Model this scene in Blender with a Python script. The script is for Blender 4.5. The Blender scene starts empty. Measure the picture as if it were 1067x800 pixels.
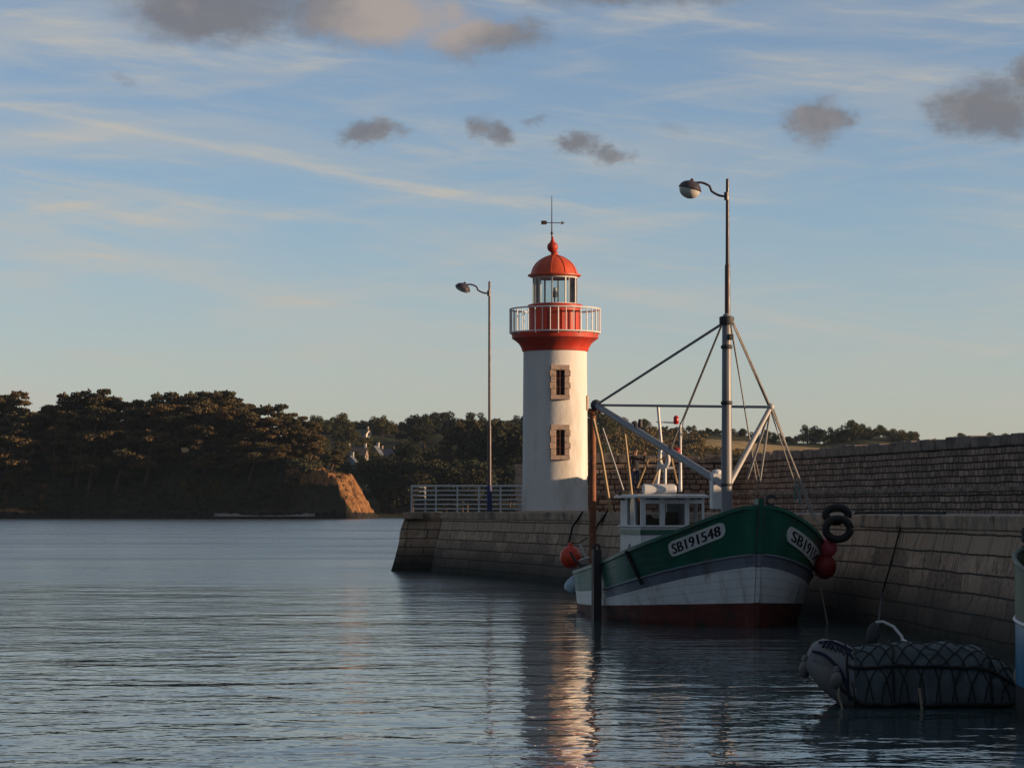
import bpy, bmesh, math, random
import numpy as np
from mathutils import Vector, Matrix, noise
R = math.radians
PI = math.pi
random.seed(7)
sc = bpy.context.scene
col = sc.collection

# ------------------------------------------------------------------ camera figures
F, CX, HY, EYE = 2800.0, 533.5, 530.0, 2.47
def at(px, py, Y):
    """the point at depth Y seen at photo pixel px,py"""
    return Vector(((px - CX) / F * Y, Y, EYE + (HY - py) / F * Y))
def to_px(p):
    return (CX + F * p[0] / p[1], HY - F * (p[2] - EYE) / p[1])

# ------------------------------------------------------------------ mesh builder
ORIGIN = {}
class MB:
    def __init__(s):
        s.v = []; s.f = []; s.m = []; s.uv = []
    def add(s, vs, fs, mi=0, uvs=None):
        n = len(s.v)
        s.v += [tuple(v) for v in vs]
        for k, f in enumerate(fs):
            s.f.append([i + n for i in f]); s.m.append(mi)
            s.uv.append(uvs[k] if uvs else None)
    def box(s, c, d, rz=0, mi=0, M=None, taper=1.0):
        x, y, z = d[0] / 2, d[1] / 2, d[2] / 2
        vs = [(-x, -y, -z), (x, -y, -z), (x, y, -z), (-x, y, -z),
              (-x * taper, -y * taper, z), (x * taper, -y * taper, z), (x * taper, y * taper, z), (-x * taper, y * taper, z)]
        m = M if M is not None else Matrix.Rotation(rz, 3, 'Z')
        vs = [m @ Vector(v) + Vector(c) for v in vs]
        s.add(vs, [(0, 3, 2, 1), (4, 5, 6, 7), (0, 1, 5, 4), (1, 2, 6, 5), (2, 3, 7, 6), (3, 0, 4, 7)], mi)
    def tube(s, pts, r, n=8, mi=0, caps=True):
        pts = [Vector(p) for p in pts]
        rs = r if isinstance(r, (list, tuple)) else [r] * len(pts)
        up = None; vs = []; fs = []
        for i, p in enumerate(pts):
            t = (pts[min(i + 1, len(pts) - 1)] - pts[max(i - 1, 0)])
            if t.length < 1e-9: t = Vector((0, 0, 1))
            t.normalize()
            if up is None:
                up = Vector((1, 0, 0)) if abs(t.z) > .8 else Vector((0, 0, 1))
            a = t.cross(up)
            if a.length < 1e-5:
                a = t.cross(Vector((0, 1, 0)))
            a.normalize(); b = a.cross(t); b.normalize(); up = b
            for k in range(n):
                an = 2 * PI * k / n
                vs.append(p + (a * math.cos(an) + b * math.sin(an)) * rs[i])
        for i in range(len(pts) - 1):
            for k in range(n):
                k2 = (k + 1) % n
                fs.append((i * n + k, i * n + k2, (i + 1) * n + k2, (i + 1) * n + k))
        if caps:
            fs.append(tuple(range(n - 1, -1, -1)))
            fs.append(tuple((len(pts) - 1) * n + k for k in range(n)))
        s.add(vs, fs, mi)
    def lathe(s, c, prof, n=32, mi=0, M=None):
        c = Vector(c); vs = []; fs = []
        for (r, z) in prof:
            for k in range(n):
                a = 2 * PI * k / n
                p = Vector((r * math.cos(a), r * math.sin(a), z))
                vs.append((M @ p if M is not None else p) + c)
        for i in range(len(prof) - 1):
            for k in range(n):
                k2 = (k + 1) % n
                fs.append((i * n + k, i * n + k2, (i + 1) * n + k2, (i + 1) * n + k))
        if prof[0][0] > 1e-4: fs.append(tuple(range(n - 1, -1, -1)))
        if prof[-1][0] > 1e-4: fs.append(tuple((len(prof) - 1) * n + k for k in range(n)))
        s.add(vs, fs, mi)
    def sphere(s, c, r, sc3=(1, 1, 1), n=16, M=None, mi=0, a0=-90, a1=90):
        prof = []
        m = max(4, n // 2)
        for i in range(m + 1):
            a = R(a0 + (a1 - a0) * i / m)
            prof.append((max(r * math.cos(a), 1e-5), r * math.sin(a)))
        D = Matrix.Diagonal(Vector(sc3))
        s.lathe(c, prof, n, mi, (M @ D) if M is not None else D)
    def torus(s, c, Rr, r, M=None, n=24, k=8, mi=0, a0=0, a1=360, wob=0):
        pts = []
        for i in range(n + 1):
            a = R(a0 + (a1 - a0) * i / n)
            rr = Rr * (1 + wob * math.sin(3 * a + 1))
            p = Vector((rr * math.cos(a), 0, rr * math.sin(a)))
            pts.append((M @ p if M is not None else p) + Vector(c))
        s.tube(pts, r, k, mi)
    def build(s, name, mats, parent=None, smooth=False, bevel=0, local=False, angle=40):
        me = bpy.data.meshes.new(name)
        o0 = Vector((0, 0, 0))
        if parent is not None and not local:
            o0 = ORIGIN.get(parent.name, o0)
        vs = [(v[0] - o0.x, v[1] - o0.y, v[2] - o0.z) for v in s.v]
        me.from_pydata(vs, [], s.f)
        if not isinstance(mats, (list, tuple)): mats = [mats]
        for m in mats: me.materials.append(m)
        me.polygons.foreach_set('material_index', s.m)
        if any(u is not None for u in s.uv):
            uvl = me.uv_layers.new(name='UVMap')
            li = 0
            for f, u in zip(s.f, s.uv):
                for k in range(len(f)):
                    if u is not None: uvl.data[li].uv = u[k]
                    li += 1
        if bevel > 0:
            bm = bmesh.new(); bm.from_mesh(me)
            bmesh.ops.bevel(bm, geom=[e for e in bm.edges if e.is_manifold and e.calc_face_angle(0) > .5],
                            offset=bevel, segments=1, affect='EDGES', clamp_overlap=True)
            bm.to_mesh(me); bm.free()
        if smooth:
            me.shade_smooth(); me.set_sharp_from_angle(angle=R(angle))
        me.update()
        o = bpy.data.objects.new(name, me); col.objects.link(o)
        if parent is not None:
            o.parent = parent
            ORIGIN[o.name] = o0
        else:
            ORIGIN[o.name] = Vector((0, 0, 0))
        return o

def thing(name, label, cat, loc=(0, 0, 0), rz=0, group=None):
    o = bpy.data.objects.new(name, None); col.objects.link(o)
    o.empty_display_size = .2
    o.location = loc; o.rotation_euler = (0, 0, rz)
    o['label'] = label; o['category'] = cat
    if group: o['group'] = group
    ORIGIN[o.name] = Vector(loc)
    return o
def tag(o, label, cat, group=None):
    o['label'] = label; o['category'] = cat
    if group: o['group'] = group
    return o
def structure(o, kind='structure'):
    o['kind'] = kind; return o
def center_origin(o):
    """move a single-mesh thing's origin to its own base"""
    me = o.data
    co = np.empty(len(me.vertices) * 3); me.vertices.foreach_get('co', co); co = co.reshape(-1, 3)
    c = (co.min(0) + co.max(0)) / 2; c[2] = co[:, 2].min()
    me.vertices.foreach_set('co', (co - c).ravel()); me.update()
    o.location = Vector(o.location) + Vector(c)
    ORIGIN[o.name] = Vector(o.location)
    return o

# ------------------------------------------------------------------ materials
class NT:
    def __init__(s, nt): s.nt = nt; s.L = nt.links
    def n(s, t, **kw):
        nd = s.nt.nodes.new(t)
        for k, v in kw.items(): setattr(nd, k, v)
        return nd
    def put(s, sock, val):
        if val is None: return
        if hasattr(val, 'is_linked') or isinstance(val, bpy.types.NodeSocket): s.L.new(val, sock)
        else:
            if isinstance(val, (tuple, list)) and len(val) == 3 and sock.type == 'RGBA': val = (*val, 1)
            sock.default_value = val
    def math(s, op, a, b=None, clamp=False, c=None):
        nd = s.n('ShaderNodeMath', operation=op, use_clamp=clamp)
        s.put(nd.inputs[0], a)
        if b is not None: s.put(nd.inputs[1], b)
        if c is not None: s.put(nd.inputs[2], c)
        return nd.outputs[0]
    def vmath(s, op, a, b=None):
        nd = s.n('ShaderNodeVectorMath', operation=op)
        s.put(nd.inputs[0], a)
        if b is not None: s.put(nd.inputs[1], b)
        return nd.outputs['Value'] if op in ('LENGTH', 'DOT_PRODUCT') else nd.outputs[0]
    def noise(s, vec, scale, detail=4, rough=.55, dist=0):
        nd = s.n('ShaderNodeTexNoise')
        if vec is not None: s.put(nd.inputs['Vector'], vec)
        nd.inputs['Scale'].default_value = scale; nd.inputs['Detail'].default_value = detail
        nd.inputs['Roughness'].default_value = rough; nd.inputs['Distortion'].default_value = dist
        return nd.outputs['Fac']
    def mapr(s, v, a, b, c=0., d=1., smooth=False):
        nd = s.n('ShaderNodeMapRange', clamp=True)
        if smooth: nd.interpolation_type = 'SMOOTHSTEP'
        s.put(nd.inputs[0], v)
        for i, x in enumerate((a, b, c, d)): s.put(nd.inputs[i + 1], x)
        return nd.outputs[0]
    def mix(s, f, a, b, mode='MIX'):
        nd = s.n('ShaderNodeMix', data_type='RGBA', blend_type=mode)
        s.put(nd.inputs[0], f); s.put(nd.inputs[6], a); s.put(nd.inputs[7], b)
        return nd.outputs[2]
    def scalev(s, v, sx, sy, sz):
        return s.vmath('MULTIPLY', v, (sx, sy, sz))
    def bump(s, h, strength=.5, dist=.02):
        nd = s.n('ShaderNodeBump')
        nd.inputs['Strength'].default_value = strength; nd.inputs['Distance'].default_value = dist
        s.put(nd.inputs['Height'], h)
        return nd.outputs[0]

def newmat(name):
    m = bpy.data.materials.new(name); m.use_nodes = True
    t = NT(m.node_tree)
    b = next(n for n in m.node_tree.nodes if n.type == 'BSDF_PRINCIPLED')
    return m, t, b
def mat(name, c, rough=.6, var=.25, scale=6., c2=None, amount=.5, metal=0., bump=0., bscale=30., streak=False, spec=.4, rnd=0):
    """weathered surface: base colour mottled by noise, second colour in patches (dirt, rust, wear)"""
    m, t, b = newmat(name)
    co = t.n('ShaderNodeTexCoord').outputs['Object']
    v = t.scalev(co, 1, 1, .25) if streak else co
    n1 = t.noise(v, scale, 6, .6)
    k = t.mapr(n1, .3, .7, 1 - var, 1 + var)
    base = t.n('ShaderNodeRGB'); base.outputs[0].default_value = (*c, 1)
    cc = t.vmath('MULTIPLY', base.outputs[0], k)
    nd = t.n('ShaderNodeVectorMath', operation='SCALE'); t.put(nd.inputs[0], base.outputs[0]); t.put(nd.inputs['Scale'], k); cc = nd.outputs[0]
    if c2:
        n2 = t.noise(v, scale * .45, 8, .7)
        f = t.mapr(n2, .62 - amount * .3, .72 - amount * .2)
        cc = t.mix(f, cc, c2)
    if rnd:
        oi = t.n('ShaderNodeObjectInfo').outputs['Random']
        cc = t.mix(1., cc, t.mapr(oi, 0, 1, 1 - rnd, 1 + rnd), 'MULTIPLY')
    t.put(b.inputs['Base Color'], cc)
    t.put(b.inputs['Roughness'], t.mapr(n1, .3, .7, max(.02, rough - .1), min(1, rough + .1)))
    b.inputs['Metallic'].default_value = metal
    b.inputs['Specular IOR Level'].default_value = spec
    if bump:
        t.put(b.inputs['Normal'], t.bump(t.noise(co, bscale, 6, .65), bump, .02))
    return m

M = {}
M['white_render'] = mat('white_render', (.74, .72, .69), .8, .09, 1.1, (.55, .50, .43), .30, bump=.5, bscale=7, streak=True, spec=.2)
M['red_paint'] = mat('red_paint', (.54, .042, .022), .55, .22, 2.5, (.36, .055, .035), .5, bump=.1, bscale=12, streak=True)
M['dome_paint'] = mat('dome_paint', (.60, .085, .03), .45, .2, 2.0, (.42, .10, .05), .3, streak=True)
M['white_metal'] = mat('white_metal', (.74, .74, .72), .45, .08, 6, (.45, .33, .22), .1)
M['granite'] = mat('granite', (.50, .37, .29), .85, .25, 14, (.28, .20, .15), .3, bump=.5, bscale=30)
M['window_dark'] = mat('window_dark', (.012, .010, .009), .45, .2, 5, spec=.2)
M['window_frame'] = mat('window_frame', (.12, .045, .03), .6, .2, 8)
M['iron'] = mat('iron', (.05, .05, .055), .6, .3, 9)
M['vane'] = mat('vane', (.07, .045, .04), .6, .3, 9)
M['lamp_pole'] = mat('lamp_pole', (.075, .05, .055), .4, .2, 5, spec=.5)
M['lamp_blue'] = mat('lamp_blue', (.02, .03, .12), .5, .2, 5)
M['lamp_hood'] = mat('lamp_hood', (.06, .05, .06), .4, .2, 5)
M['galv'] = mat('galv', (.58, .58, .58), .5, .15, 7, (.35, .27, .2), .12)
M['green_hull'] = mat('green_hull', (.012, .125, .080), .4, .28, 2.2, (.035, .10, .075), .5, bump=.12, bscale=6, streak=True)
M['pale_green'] = mat('pale_green', (.09, .22, .18), .5, .2, 3, (.04, .14, .11), .3, streak=True)
M['grey_hull'] = mat('grey_hull', (.20, .22, .27), .45, .2, 2.5, (.10, .10, .12), .35, streak=True)
M['white_hull'] = mat('white_hull', (.78, .79, .80), .45, .12, 2.0, (.42, .34, .26), .30, streak=True)
M['antifoul'] = mat('antifoul', (.13, .030, .024), .7, .3, 3, (.035, .03, .022), .5)
M['boat_deck'] = mat('boat_deck', (.22, .22, .2), .8, .2, 3, (.12, .11, .1), .4)
M['boat_white'] = mat('boat_white', (.66, .67, .68), .45, .1, 4, (.38, .27, .18), .16, streak=True)
M['boat_dark'] = mat('boat_dark', (.03, .028, .026), .6, .3, 5)
M['mast_grey'] = mat('mast_grey', (.20, .205, .225), .4, .15, 3, (.22, .14, .09), .2, streak=True, spec=.5)
M['mast_silver'] = mat('mast_silver', (.42, .42, .42), .4, .15, 3, (.25, .16, .1), .2, spec=.5)
M['rust_wood'] = mat('rust_wood', (.23, .085, .04), .7, .3, 6, (.10, .05, .03), .4)
M['spar_wood'] = mat('spar_wood', (.42, .29, .15), .6, .2, 6)
M['rope'] = mat('rope', (.30, .25, .18), .9, .25, 30)
M['rope_dark'] = mat('rope_dark', (.018, .018, .02), .9, .3, 20)
M['rope_green'] = mat('rope_green', (.10, .2, .2), .9, .25, 20)
M['wire'] = mat('wire', (.32, .30, .28), .55, .2, 9)
M['orange_buoy'] = mat('orange_buoy', (.60, .05, .018), .4, .12, 6, (.4, .05, .03), .2)
M['pink_buoy'] = mat('pink_buoy', (.50, .08, .115), .45, .12, 6)
M['red_buoy'] = mat('red_buoy', (.23, .016, .018), .45, .2, 6)
M['blue_fender'] = mat('blue_fender', (.38, .50, .60), .45, .12, 6, (.2, .25, .3), .3)
M['black_rubber'] = mat('black_rubber', (.015, .015, .016), .7, .3, 12, bump=.3, bscale=30)
M['wet_timber'] = mat('wet_timber', (.035, .032, .03), .6, .4, 5, (.06, .05, .04), .4, bump=.5, bscale=12, streak=True)
M['tarp'] = mat('tarp', (.06, .082, .088), .75, .15, 3, (.12, .15, .16), .35, bump=.5, bscale=6)
M['white_fabric'] = mat('white_fabric', (.155, .155, .15), .7, .15, 4, (.16, .17, .2), .4, bump=.4, bscale=8)
M['tube_grey'] = mat('tube_grey', (.05, .055, .06), .6, .2, 4)
M['fender_white'] = mat('fender_white', (.16, .155, .15), .55, .15, 6, (.25, .22, .18), .3)
M['navy_rope'] = mat('navy_rope', (.012, .015, .045), .85, .3, 20)
M['net_cord'] = mat('net_cord', (.012, .02, .022), .85, .3, 20)
M['blue_paint'] = mat('blue_paint', (.07, .24, .42), .4, .15, 2.5, (.05, .15, .27), .35, streak=True)
M['olive_paint'] = mat('olive_paint', (.075, .10, .06), .5, .2, 3, (.05, .06, .04), .35, streak=True)
M['plate_white'] = mat('plate_white', (.72, .72, .70), .5, .08, 5, (.36, .33, .28), .12)
M['letter_black'] = mat('letter_black', (.014, .014, .015), .5, .1, 5)
M['red_light'] = mat('red_light', (.4, .02, .02), .25, .1, 5)
M['concrete'] = mat('concrete', (.27, .245, .215), .9, .2, 1.4, (.19, .17, .15), .35, bump=.4, bscale=14)
M['skin'] = mat('skin', (.45, .26, .19), .55, .08, 20)
M['jacket'] = mat('jacket', (.018, .018, .022), .8, .2, 15)
M['jeans'] = mat('jeans', (.05, .075, .13), .85, .2, 25)
M['shoe'] = mat('shoe', (.03, .028, .026), .7, .2, 20)
M['hair'] = mat('hair', (.035, .022, .015), .6, .3, 60)
M['slate'] = mat('slate', (.11, .12, .145), .7, .2, 1.2)
M['brown_roof'] = mat('brown_roof', (.14, .11, .095), .8, .2, 1.2)
M['house_white'] = mat('house_white', (.62, .58, .52), .85, .08, 1)
M['house_blue'] = mat('house_blue', (.24, .30, .38), .8, .08, 1)
M['house_stone'] = mat('house_stone', (.27, .22, .18), .9, .2, 2)
M['bark'] = mat('bark', (.12, .075, .05), .9, .3, 1.5)

def planks(m, spacing=.165, depth=.6):
    t = NT(m.node_tree); b = next(n for n in m.node_tree.nodes if n.type == 'BSDF_PRINCIPLED')
    co = t.n('ShaderNodeTexCoord').outputs['Object']; sx = t.n('ShaderNodeSeparateXYZ'); t.put(sx.inputs[0], co)
    xx = t.math('ADD', sx.outputs[0], 5.0)
    zz = t.math('SUBTRACT', sx.outputs[2], t.math('ADD', t.math('MULTIPLY', t.math('MULTIPLY', xx, xx), .008), t.math('MULTIPLY', t.noise(co, .9, 2), .06)))
    fr = t.math('ABSOLUTE', t.math('SUBTRACT', t.math('FRACT', t.math('DIVIDE', zz, spacing)), .5))
    seam = t.mapr(fr, .455, .495, 0, 1, True)
    src = b.inputs['Base Color'].links[0].from_socket
    run = t.mapr(t.noise(t.scalev(co, 2.6, 2.6, .22), 1.4, 6, .65), .56, .72, 0, .55)
    c = t.mix(run, src, (.16, .095, .055)); c = t.mix(t.math('MULTIPLY', seam, .35), c, (.03, .03, .03))
    t.put(b.inputs['Base Color'], c)
    t.put(b.inputs['Normal'], t.bump(t.math('SUBTRACT', t.math('MULTIPLY', t.noise(co, 3, 4), .6), seam), depth, .012))
for k_ in ('green_hull', 'white_hull', 'grey_hull', 'pale_green', 'antifoul'): planks(M[k_])
def glass_mat(name, tint=(.9, .95, .95), gloss=.12):
    m, t, b = newmat(name)
    out = next(n for n in m.node_tree.nodes if n.type == 'OUTPUT_MATERIAL')
    tr = t.n('ShaderNodeBsdfTransparent'); tr.inputs[0].default_value = (*tint, 1)
    gl = t.n('ShaderNodeBsdfGlossy'); gl.inputs['Roughness'].default_value = .06
    fr = t.n('ShaderNodeFresnel'); fr.inputs['IOR'].default_value = 1.5
    k = t.math('ADD', fr.outputs[0], gloss * .3, clamp=True)
    mx = t.n('ShaderNodeMixShader'); t.put(mx.inputs[0], k)
    t.L.new(tr.outputs[0], mx.inputs[1]); t.L.new(gl.outputs[0], mx.inputs[2]); t.L.new(mx.outputs[0], out.inputs[0])
    return m
M['lantern_glass'] = glass_mat('lantern_glass', (.80, .86, .86))
M['boat_glass'] = glass_mat('boat_glass', (.82, .84, .84))
m, t, b = newmat('lamp_bowl')
b.inputs['Base Color'].default_value = (.62, .60, .56, 1); b.inputs['Roughness'].default_value = .25
M['lamp_bowl'] = m

def stone_mat(name, bw, rh, c1, c2, mortar, mort=.016, tide=None, warp=.10, squash=1.0, rust=0., topcourse=None, relief=.045):
    """coursed masonry on UV metres: bricks of uneven size, per-stone tint, lichen, rust runs, weed below the tide line"""
    m, t, b = newmat(name)
    uv = t.n('ShaderNodeTexCoord').outputs['UV']
    pos = t.n('ShaderNodeNewGeometry').outputs['Position']
    wn = t.n('ShaderNodeTexNoise'); wn.inputs['Scale'].default_value = .8; wn.inputs['Detail'].default_value = 4
    t.put(wn.inputs['Vector'], uv)
    off = t.vmath('MULTIPLY', t.vmath('SUBTRACT', wn.outputs['Color'], (.5, .5, .5)), (warp * 2.2, warp, 0))
    wn2 = t.n('ShaderNodeTexNoise'); wn2.inputs['Scale'].default_value = 6; wn2.inputs['Detail'].default_value = 3
    t.put(wn2.inputs['Vector'], uv)
    off2 = t.vmath('MULTIPLY', t.vmath('SUBTRACT', wn2.outputs['Color'], (.5, .5, .5)), (warp * .5, warp * .4, 0))
    v = t.vmath('ADD', t.vmath('ADD', uv, off), off2)
    br = t.n('ShaderNodeTexBrick', offset=.42, offset_frequency=2, squash=squash, squash_frequency=3)
    t.put(br.inputs['Vector'], v)
    br.inputs['Color1'].default_value = (0, 0, 0, 1); br.inputs['Color2'].default_value = (1, 1, 1, 1)
    br.inputs['Mortar'].default_value = (.5, .5, .5, 1)
    br.inputs['Scale'].default_value = 1; br.inputs['Mortar Size'].default_value = mort
    br.inputs['Mortar Smooth'].default_value = .35; br.inputs['Bias'].default_value = 0
    br.inputs['Brick Width'].default_value = bw; br.inputs['Row Height'].default_value = rh
    tint = t.mix(br.outputs['Color'], c1, c2)
    n1 = t.noise(uv, 2.2, 8, .65); n2 = t.noise(uv, 11, 6, .7)
    tint = t.mix(t.mapr(n1, .46, .66), tint, tuple(x * .45 for x in c1))
    tint = t.mix(t.mapr(n2, .35, .75, 0, .6), tint, tuple(min(1, x * 1.5) for x in c2))
    if topcourse:
        z0, tc = topcourse
        sx = t.n('ShaderNodeSeparateXYZ'); t.put(sx.inputs[0], pos)
        zz = t.math('ADD', sx.outputs[2], t.math('MULTIPLY', t.math('SUBTRACT', n1, .5), .18))
        tint = t.mix(t.mapr(zz, z0 - .03, z0 + .03), tint, t.mix(n2, tc, tuple(x * .6 for x in tc)))
    if rust:
        sv = t.scalev(uv, 3.2, .35, 1)
        rn = t.noise(sv, 1.2, 5, .6)
        tint = t.mix(t.mapr(rn, .56, .72, 0, rust), tint, (.17, .065, .03))
        sv2 = t.scalev(uv, 5, .3, 1)
        tint = t.mix(t.mapr(t.noise(sv2, 1.6, 5, .6), .55, .7, 0, .7), tint, (.05, .045, .04))
    tint = t.mix(br.outputs['Fac'], tint, mortar)
    rough = .9
    if tide:
        sx = t.n('ShaderNodeSeparateXYZ'); t.put(sx.inputs[0], pos)
        zz = t.math('ADD', sx.outputs[2], t.math('MULTIPLY', t.math('SUBTRACT', n1, .5), .9))
        f = t.mapr(zz, tide + .55, tide - .15, 0, .80)
        tint = t.mix(f, tint, (.035, .034, .03))
        f2 = t.mapr(zz, .55, .1, 0, .85)
        tint = t.mix(f2, tint, (.012, .016, .010))
    t.put(b.inputs['Base Color'], tint)
    b.inputs['Roughness'].default_value = rough; b.inputs['Specular IOR Level'].default_value = .25
    h = t.math('ADD', t.math('MULTIPLY', br.outputs['Fac'], -1.), t.math('MULTIPLY', n2, .8))
    h = t.math('ADD', h, t.math('MULTIPLY', br.outputs['Color'], .5))
    t.put(b.inputs['Normal'], t.bump(h, .9, relief))
    return m
M['quay_stone'] = stone_mat('quay_stone', 1.5, .36, (.125, .088, .066), (.50, .36, .255), (.06, .048, .04), .02, tide=.74, warp=.06, rust=.75, topcourse=(1.66, (.55, .40, .28)))
M['coping_stone'] = mat('coping_stone', (.38, .28, .20), .9, .3, 3, (.13, .10, .08), .4, bump=.6, bscale=12)
M['parapet_stone'] = stone_mat('parapet_stone', .44, .21, (.075, .055, .045), (.42, .315, .245), (.028, .024, .022), .026, warp=.09, squash=.7, relief=.07)
M['cap_stone'] = mat('cap_stone', (.23, .19, .16), .9, .3, 3, (.10, .085, .075), .5, bump=.6, bscale=12)

def leaf_mat(name, c1, c2, rnd=.35):
    m, t, b = newmat(name)
    co = t.n('ShaderNodeTexCoord').outputs['Object']
    n = t.noise(co, .35, 3, .6); n2 = t.noise(co, 3.0, 2, .6)
    c = t.mix(t.mapr(n, .35, .65), c1, c2)
    c = t.mix(t.mapr(n2, .4, .75, 0, .6), c, tuple(x * .5 for x in c1))
    oi = t.n('ShaderNodeObjectInfo').outputs['Random']
    nd = t.n('ShaderNodeVectorMath', operation='SCALE'); t.put(nd.inputs[0], c); t.put(nd.inputs['Scale'], t.mapr(oi, 0, 1, 1 - rnd, 1 + rnd))
    br_ = t.mix(t.mapr(t.math('FRACT', t.math('MULTIPLY', oi, 7.31)), .35, 1, 0, .75), nd.outputs[0], tuple(x * k_ for x, k_ in zip(c2, (1.10, .90, .82))))
    t.put(b.inputs['Base Color'], br_)
    b.inputs['Roughness'].default_value = .85; b.inputs['Specular IOR Level'].default_value = .15
    return m
M['pine_leaf'] = leaf_mat('pine_leaf', (.080, .075, .036), (.135, .102, .050))
M['shade_dark_leaf'] = leaf_mat('shade_dark_leaf', (.026, .034, .020), (.044, .048, .024))  # hill shade over the far wood, painted in as a darker leaf colour
M['broad_leaf'] = leaf_mat('broad_leaf', (.050, .060, .022), (.085, .085, .034))
M['scrub_leaf'] = leaf_mat('scrub_leaf', (.055, .060, .034), (.085, .078, .044))
M['gorse_leaf'] = leaf_mat('gorse_leaf', (.095, .085, .022), (.13, .105, .03))
M['heath_leaf'] = leaf_mat('heath_leaf', (.10, .075, .03), (.15, .105, .04))

# terrain
def terrain_mat(name, c1, c2, c3, sc1=.12):
    m, t, b = newmat(name)
    co = t.n('ShaderNodeTexCoord').outputs['Object']
    n = t.noise(co, sc1, 8, .65); n2 = t.noise(co, sc1 * 6, 6, .7)
    c = t.mix(t.mapr(n, .38, .62), c1, c2)
    c = t.mix(t.mapr(n2, .45, .72), c, c3)
    t.put(b.inputs['Base Color'], c); b.inputs['Roughness'].default_value = .95
    b.inputs['Specular IOR Level'].default_value = .1
    t.put(b.inputs['Normal'], t.bump(n2, .8, 1.0))
    return m
M['scrub_ground'] = terrain_mat('scrub_ground', (.045, .042, .026), (.065, .055, .035), (.035, .036, .022))
M['cliff_earth'] = terrain_mat('cliff_earth', (.42, .21, .085), (.34, .17, .075), (.20, .11, .055), .25)
M['shore_rock'] = terrain_mat('shore_rock', (.035, .032, .03), (.06, .055, .05), (.025, .024, .022), .3)
M['hill_ground'] = terrain_mat('hill_ground', (.05, .055, .025), (.09, .075, .035), (.045, .045, .025), .05)
M['stubble'] = terrain_mat('stubble', (.42, .30, .14), (.36, .26, .13), (.30, .22, .11), .04)
M['sand'] = terrain_mat('sand', (.42, .38, .33), (.36, .33, .30), (.25, .23, .2), .3)

# water
m, t, b = newmat('water')
co = t.n('ShaderNodeTexCoord').outputs['Object']
def wv(sx, sy, scale, det, rough=.5, dist=0):
    return t.noise(t.scalev(co, sx, sy, 1), scale, det, rough, dist)
big = wv(.75, 1.0, .33, 2)            # slow swell patches
mid = wv(.80, 1.0, 1.25, 3, .5, .5)   # wind ripples
sml = wv(.9, 1.0, 4.0, 2, .5)
sxw = t.n('ShaderNodeSeparateXYZ'); t.put(sxw.inputs[0], co)
gust = t.noise(t.scalev(co, .03, .07, 1), 1.0, 4, .6)
k = t.mapr(gust, .36, .64, .45, 1.5)
# sheltered basin near the wall, breezier water out in the bay
open_ = t.mapr(sxw.outputs[1], 60, 200, 1.0, 2.8)
left_ = t.mapr(t.math('SUBTRACT', sxw.outputs[0], t.math('MULTIPLY', sxw.outputs[1], -.01)), 1.0, -3.5, 1.0, 1.15)
kk = t.math('MULTIPLY', open_, left_)
h = t.math('ADD', t.math('MULTIPLY', big, .080), t.math('MULTIPLY', mid, .040))
h = t.math('ADD', h, t.math('MULTIPLY', t.math('MULTIPLY', sml, .0105), k))
h = t.math('MULTIPLY', h, t.math('MULTIPLY', kk, .74))
bn = t.n('ShaderNodeBump'); bn.inputs['Strength'].default_value = 1; bn.inputs['Distance'].default_value = 1.0
t.put(bn.inputs['Height'], h)
t.put(b.inputs['Normal'], bn.outputs[0])
b.inputs['Base Color'].default_value = (.055, .085, .090, 1)
t.put(b.inputs['Roughness'], t.math('MULTIPLY', t.mapr(sxw.outputs[1], 36, 140, .045, .24), t.mapr(gust, .34, .66, .72, 1.25))); b.inputs['IOR'].default_value = 1.333
b.inputs['Specular IOR Level'].default_value = .5
M['water'] = m

# ------------------------------------------------------------------ water
mb = MB()
mb.add([(-840, -240, 0), (840, -240, 0), (840, 2040, 0), (-840, 2040, 0)], [(0, 1, 2, 3)])
structure(mb.build('water', M['water']))

def sstep(a, b, x):
    u = max(0, min(1, (x - a) / (b - a))); return u * u * (3 - 2 * u)
# ------------------------------------------------------------------ polylines
def catmull(pts, step=1.0):
    P = [Vector((*p, 0)) for p in pts]; out = []
    for i in range(len(P) - 1):
        p0 = P[max(i - 1, 0)]; p1 = P[i]; p2 = P[i + 1]; p3 = P[min(i + 2, len(P) - 1)]
        n = max(1, int((p2 - p1).length / step))
        for k in range(n):
            u = k / n
            out.append(.5 * ((2 * p1) + (p2 - p0) * u + (2 * p0 - 5 * p1 + 4 * p2 - p3) * u * u + (3 * p1 - p0 - 3 * p2 + p3) * u ** 3))
    out.append(P[-1]); return out
def straight(pts, step=1.0):
    P = [Vector((*p, 0)) for p in pts]; out = []
    for i in range(len(P) - 1):
        n = max(1, int((P[i + 1] - P[i]).length / step))
        out += [P[i].lerp(P[i + 1], k / n) for k in range(n)]
    out.append(P[-1]); return out
def offsets(P):
    """miter directions pointing inland (left of the outward harbour side)"""
    out = []
    for i in range(len(P)):
        ds = []
        if i > 0: ds.append((P[i] - P[i - 1]).normalized())
        if i < len(P) - 1: ds.append((P[i + 1] - P[i]).normalized())
        ns = [Vector((-d.y, d.x, 0)) for d in ds]
        n = sum(ns, Vector((0, 0, 0))); n.normalize()
        n /= max(.5, n.dot(ns[0]))
        out.append(n)
    return out
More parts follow.
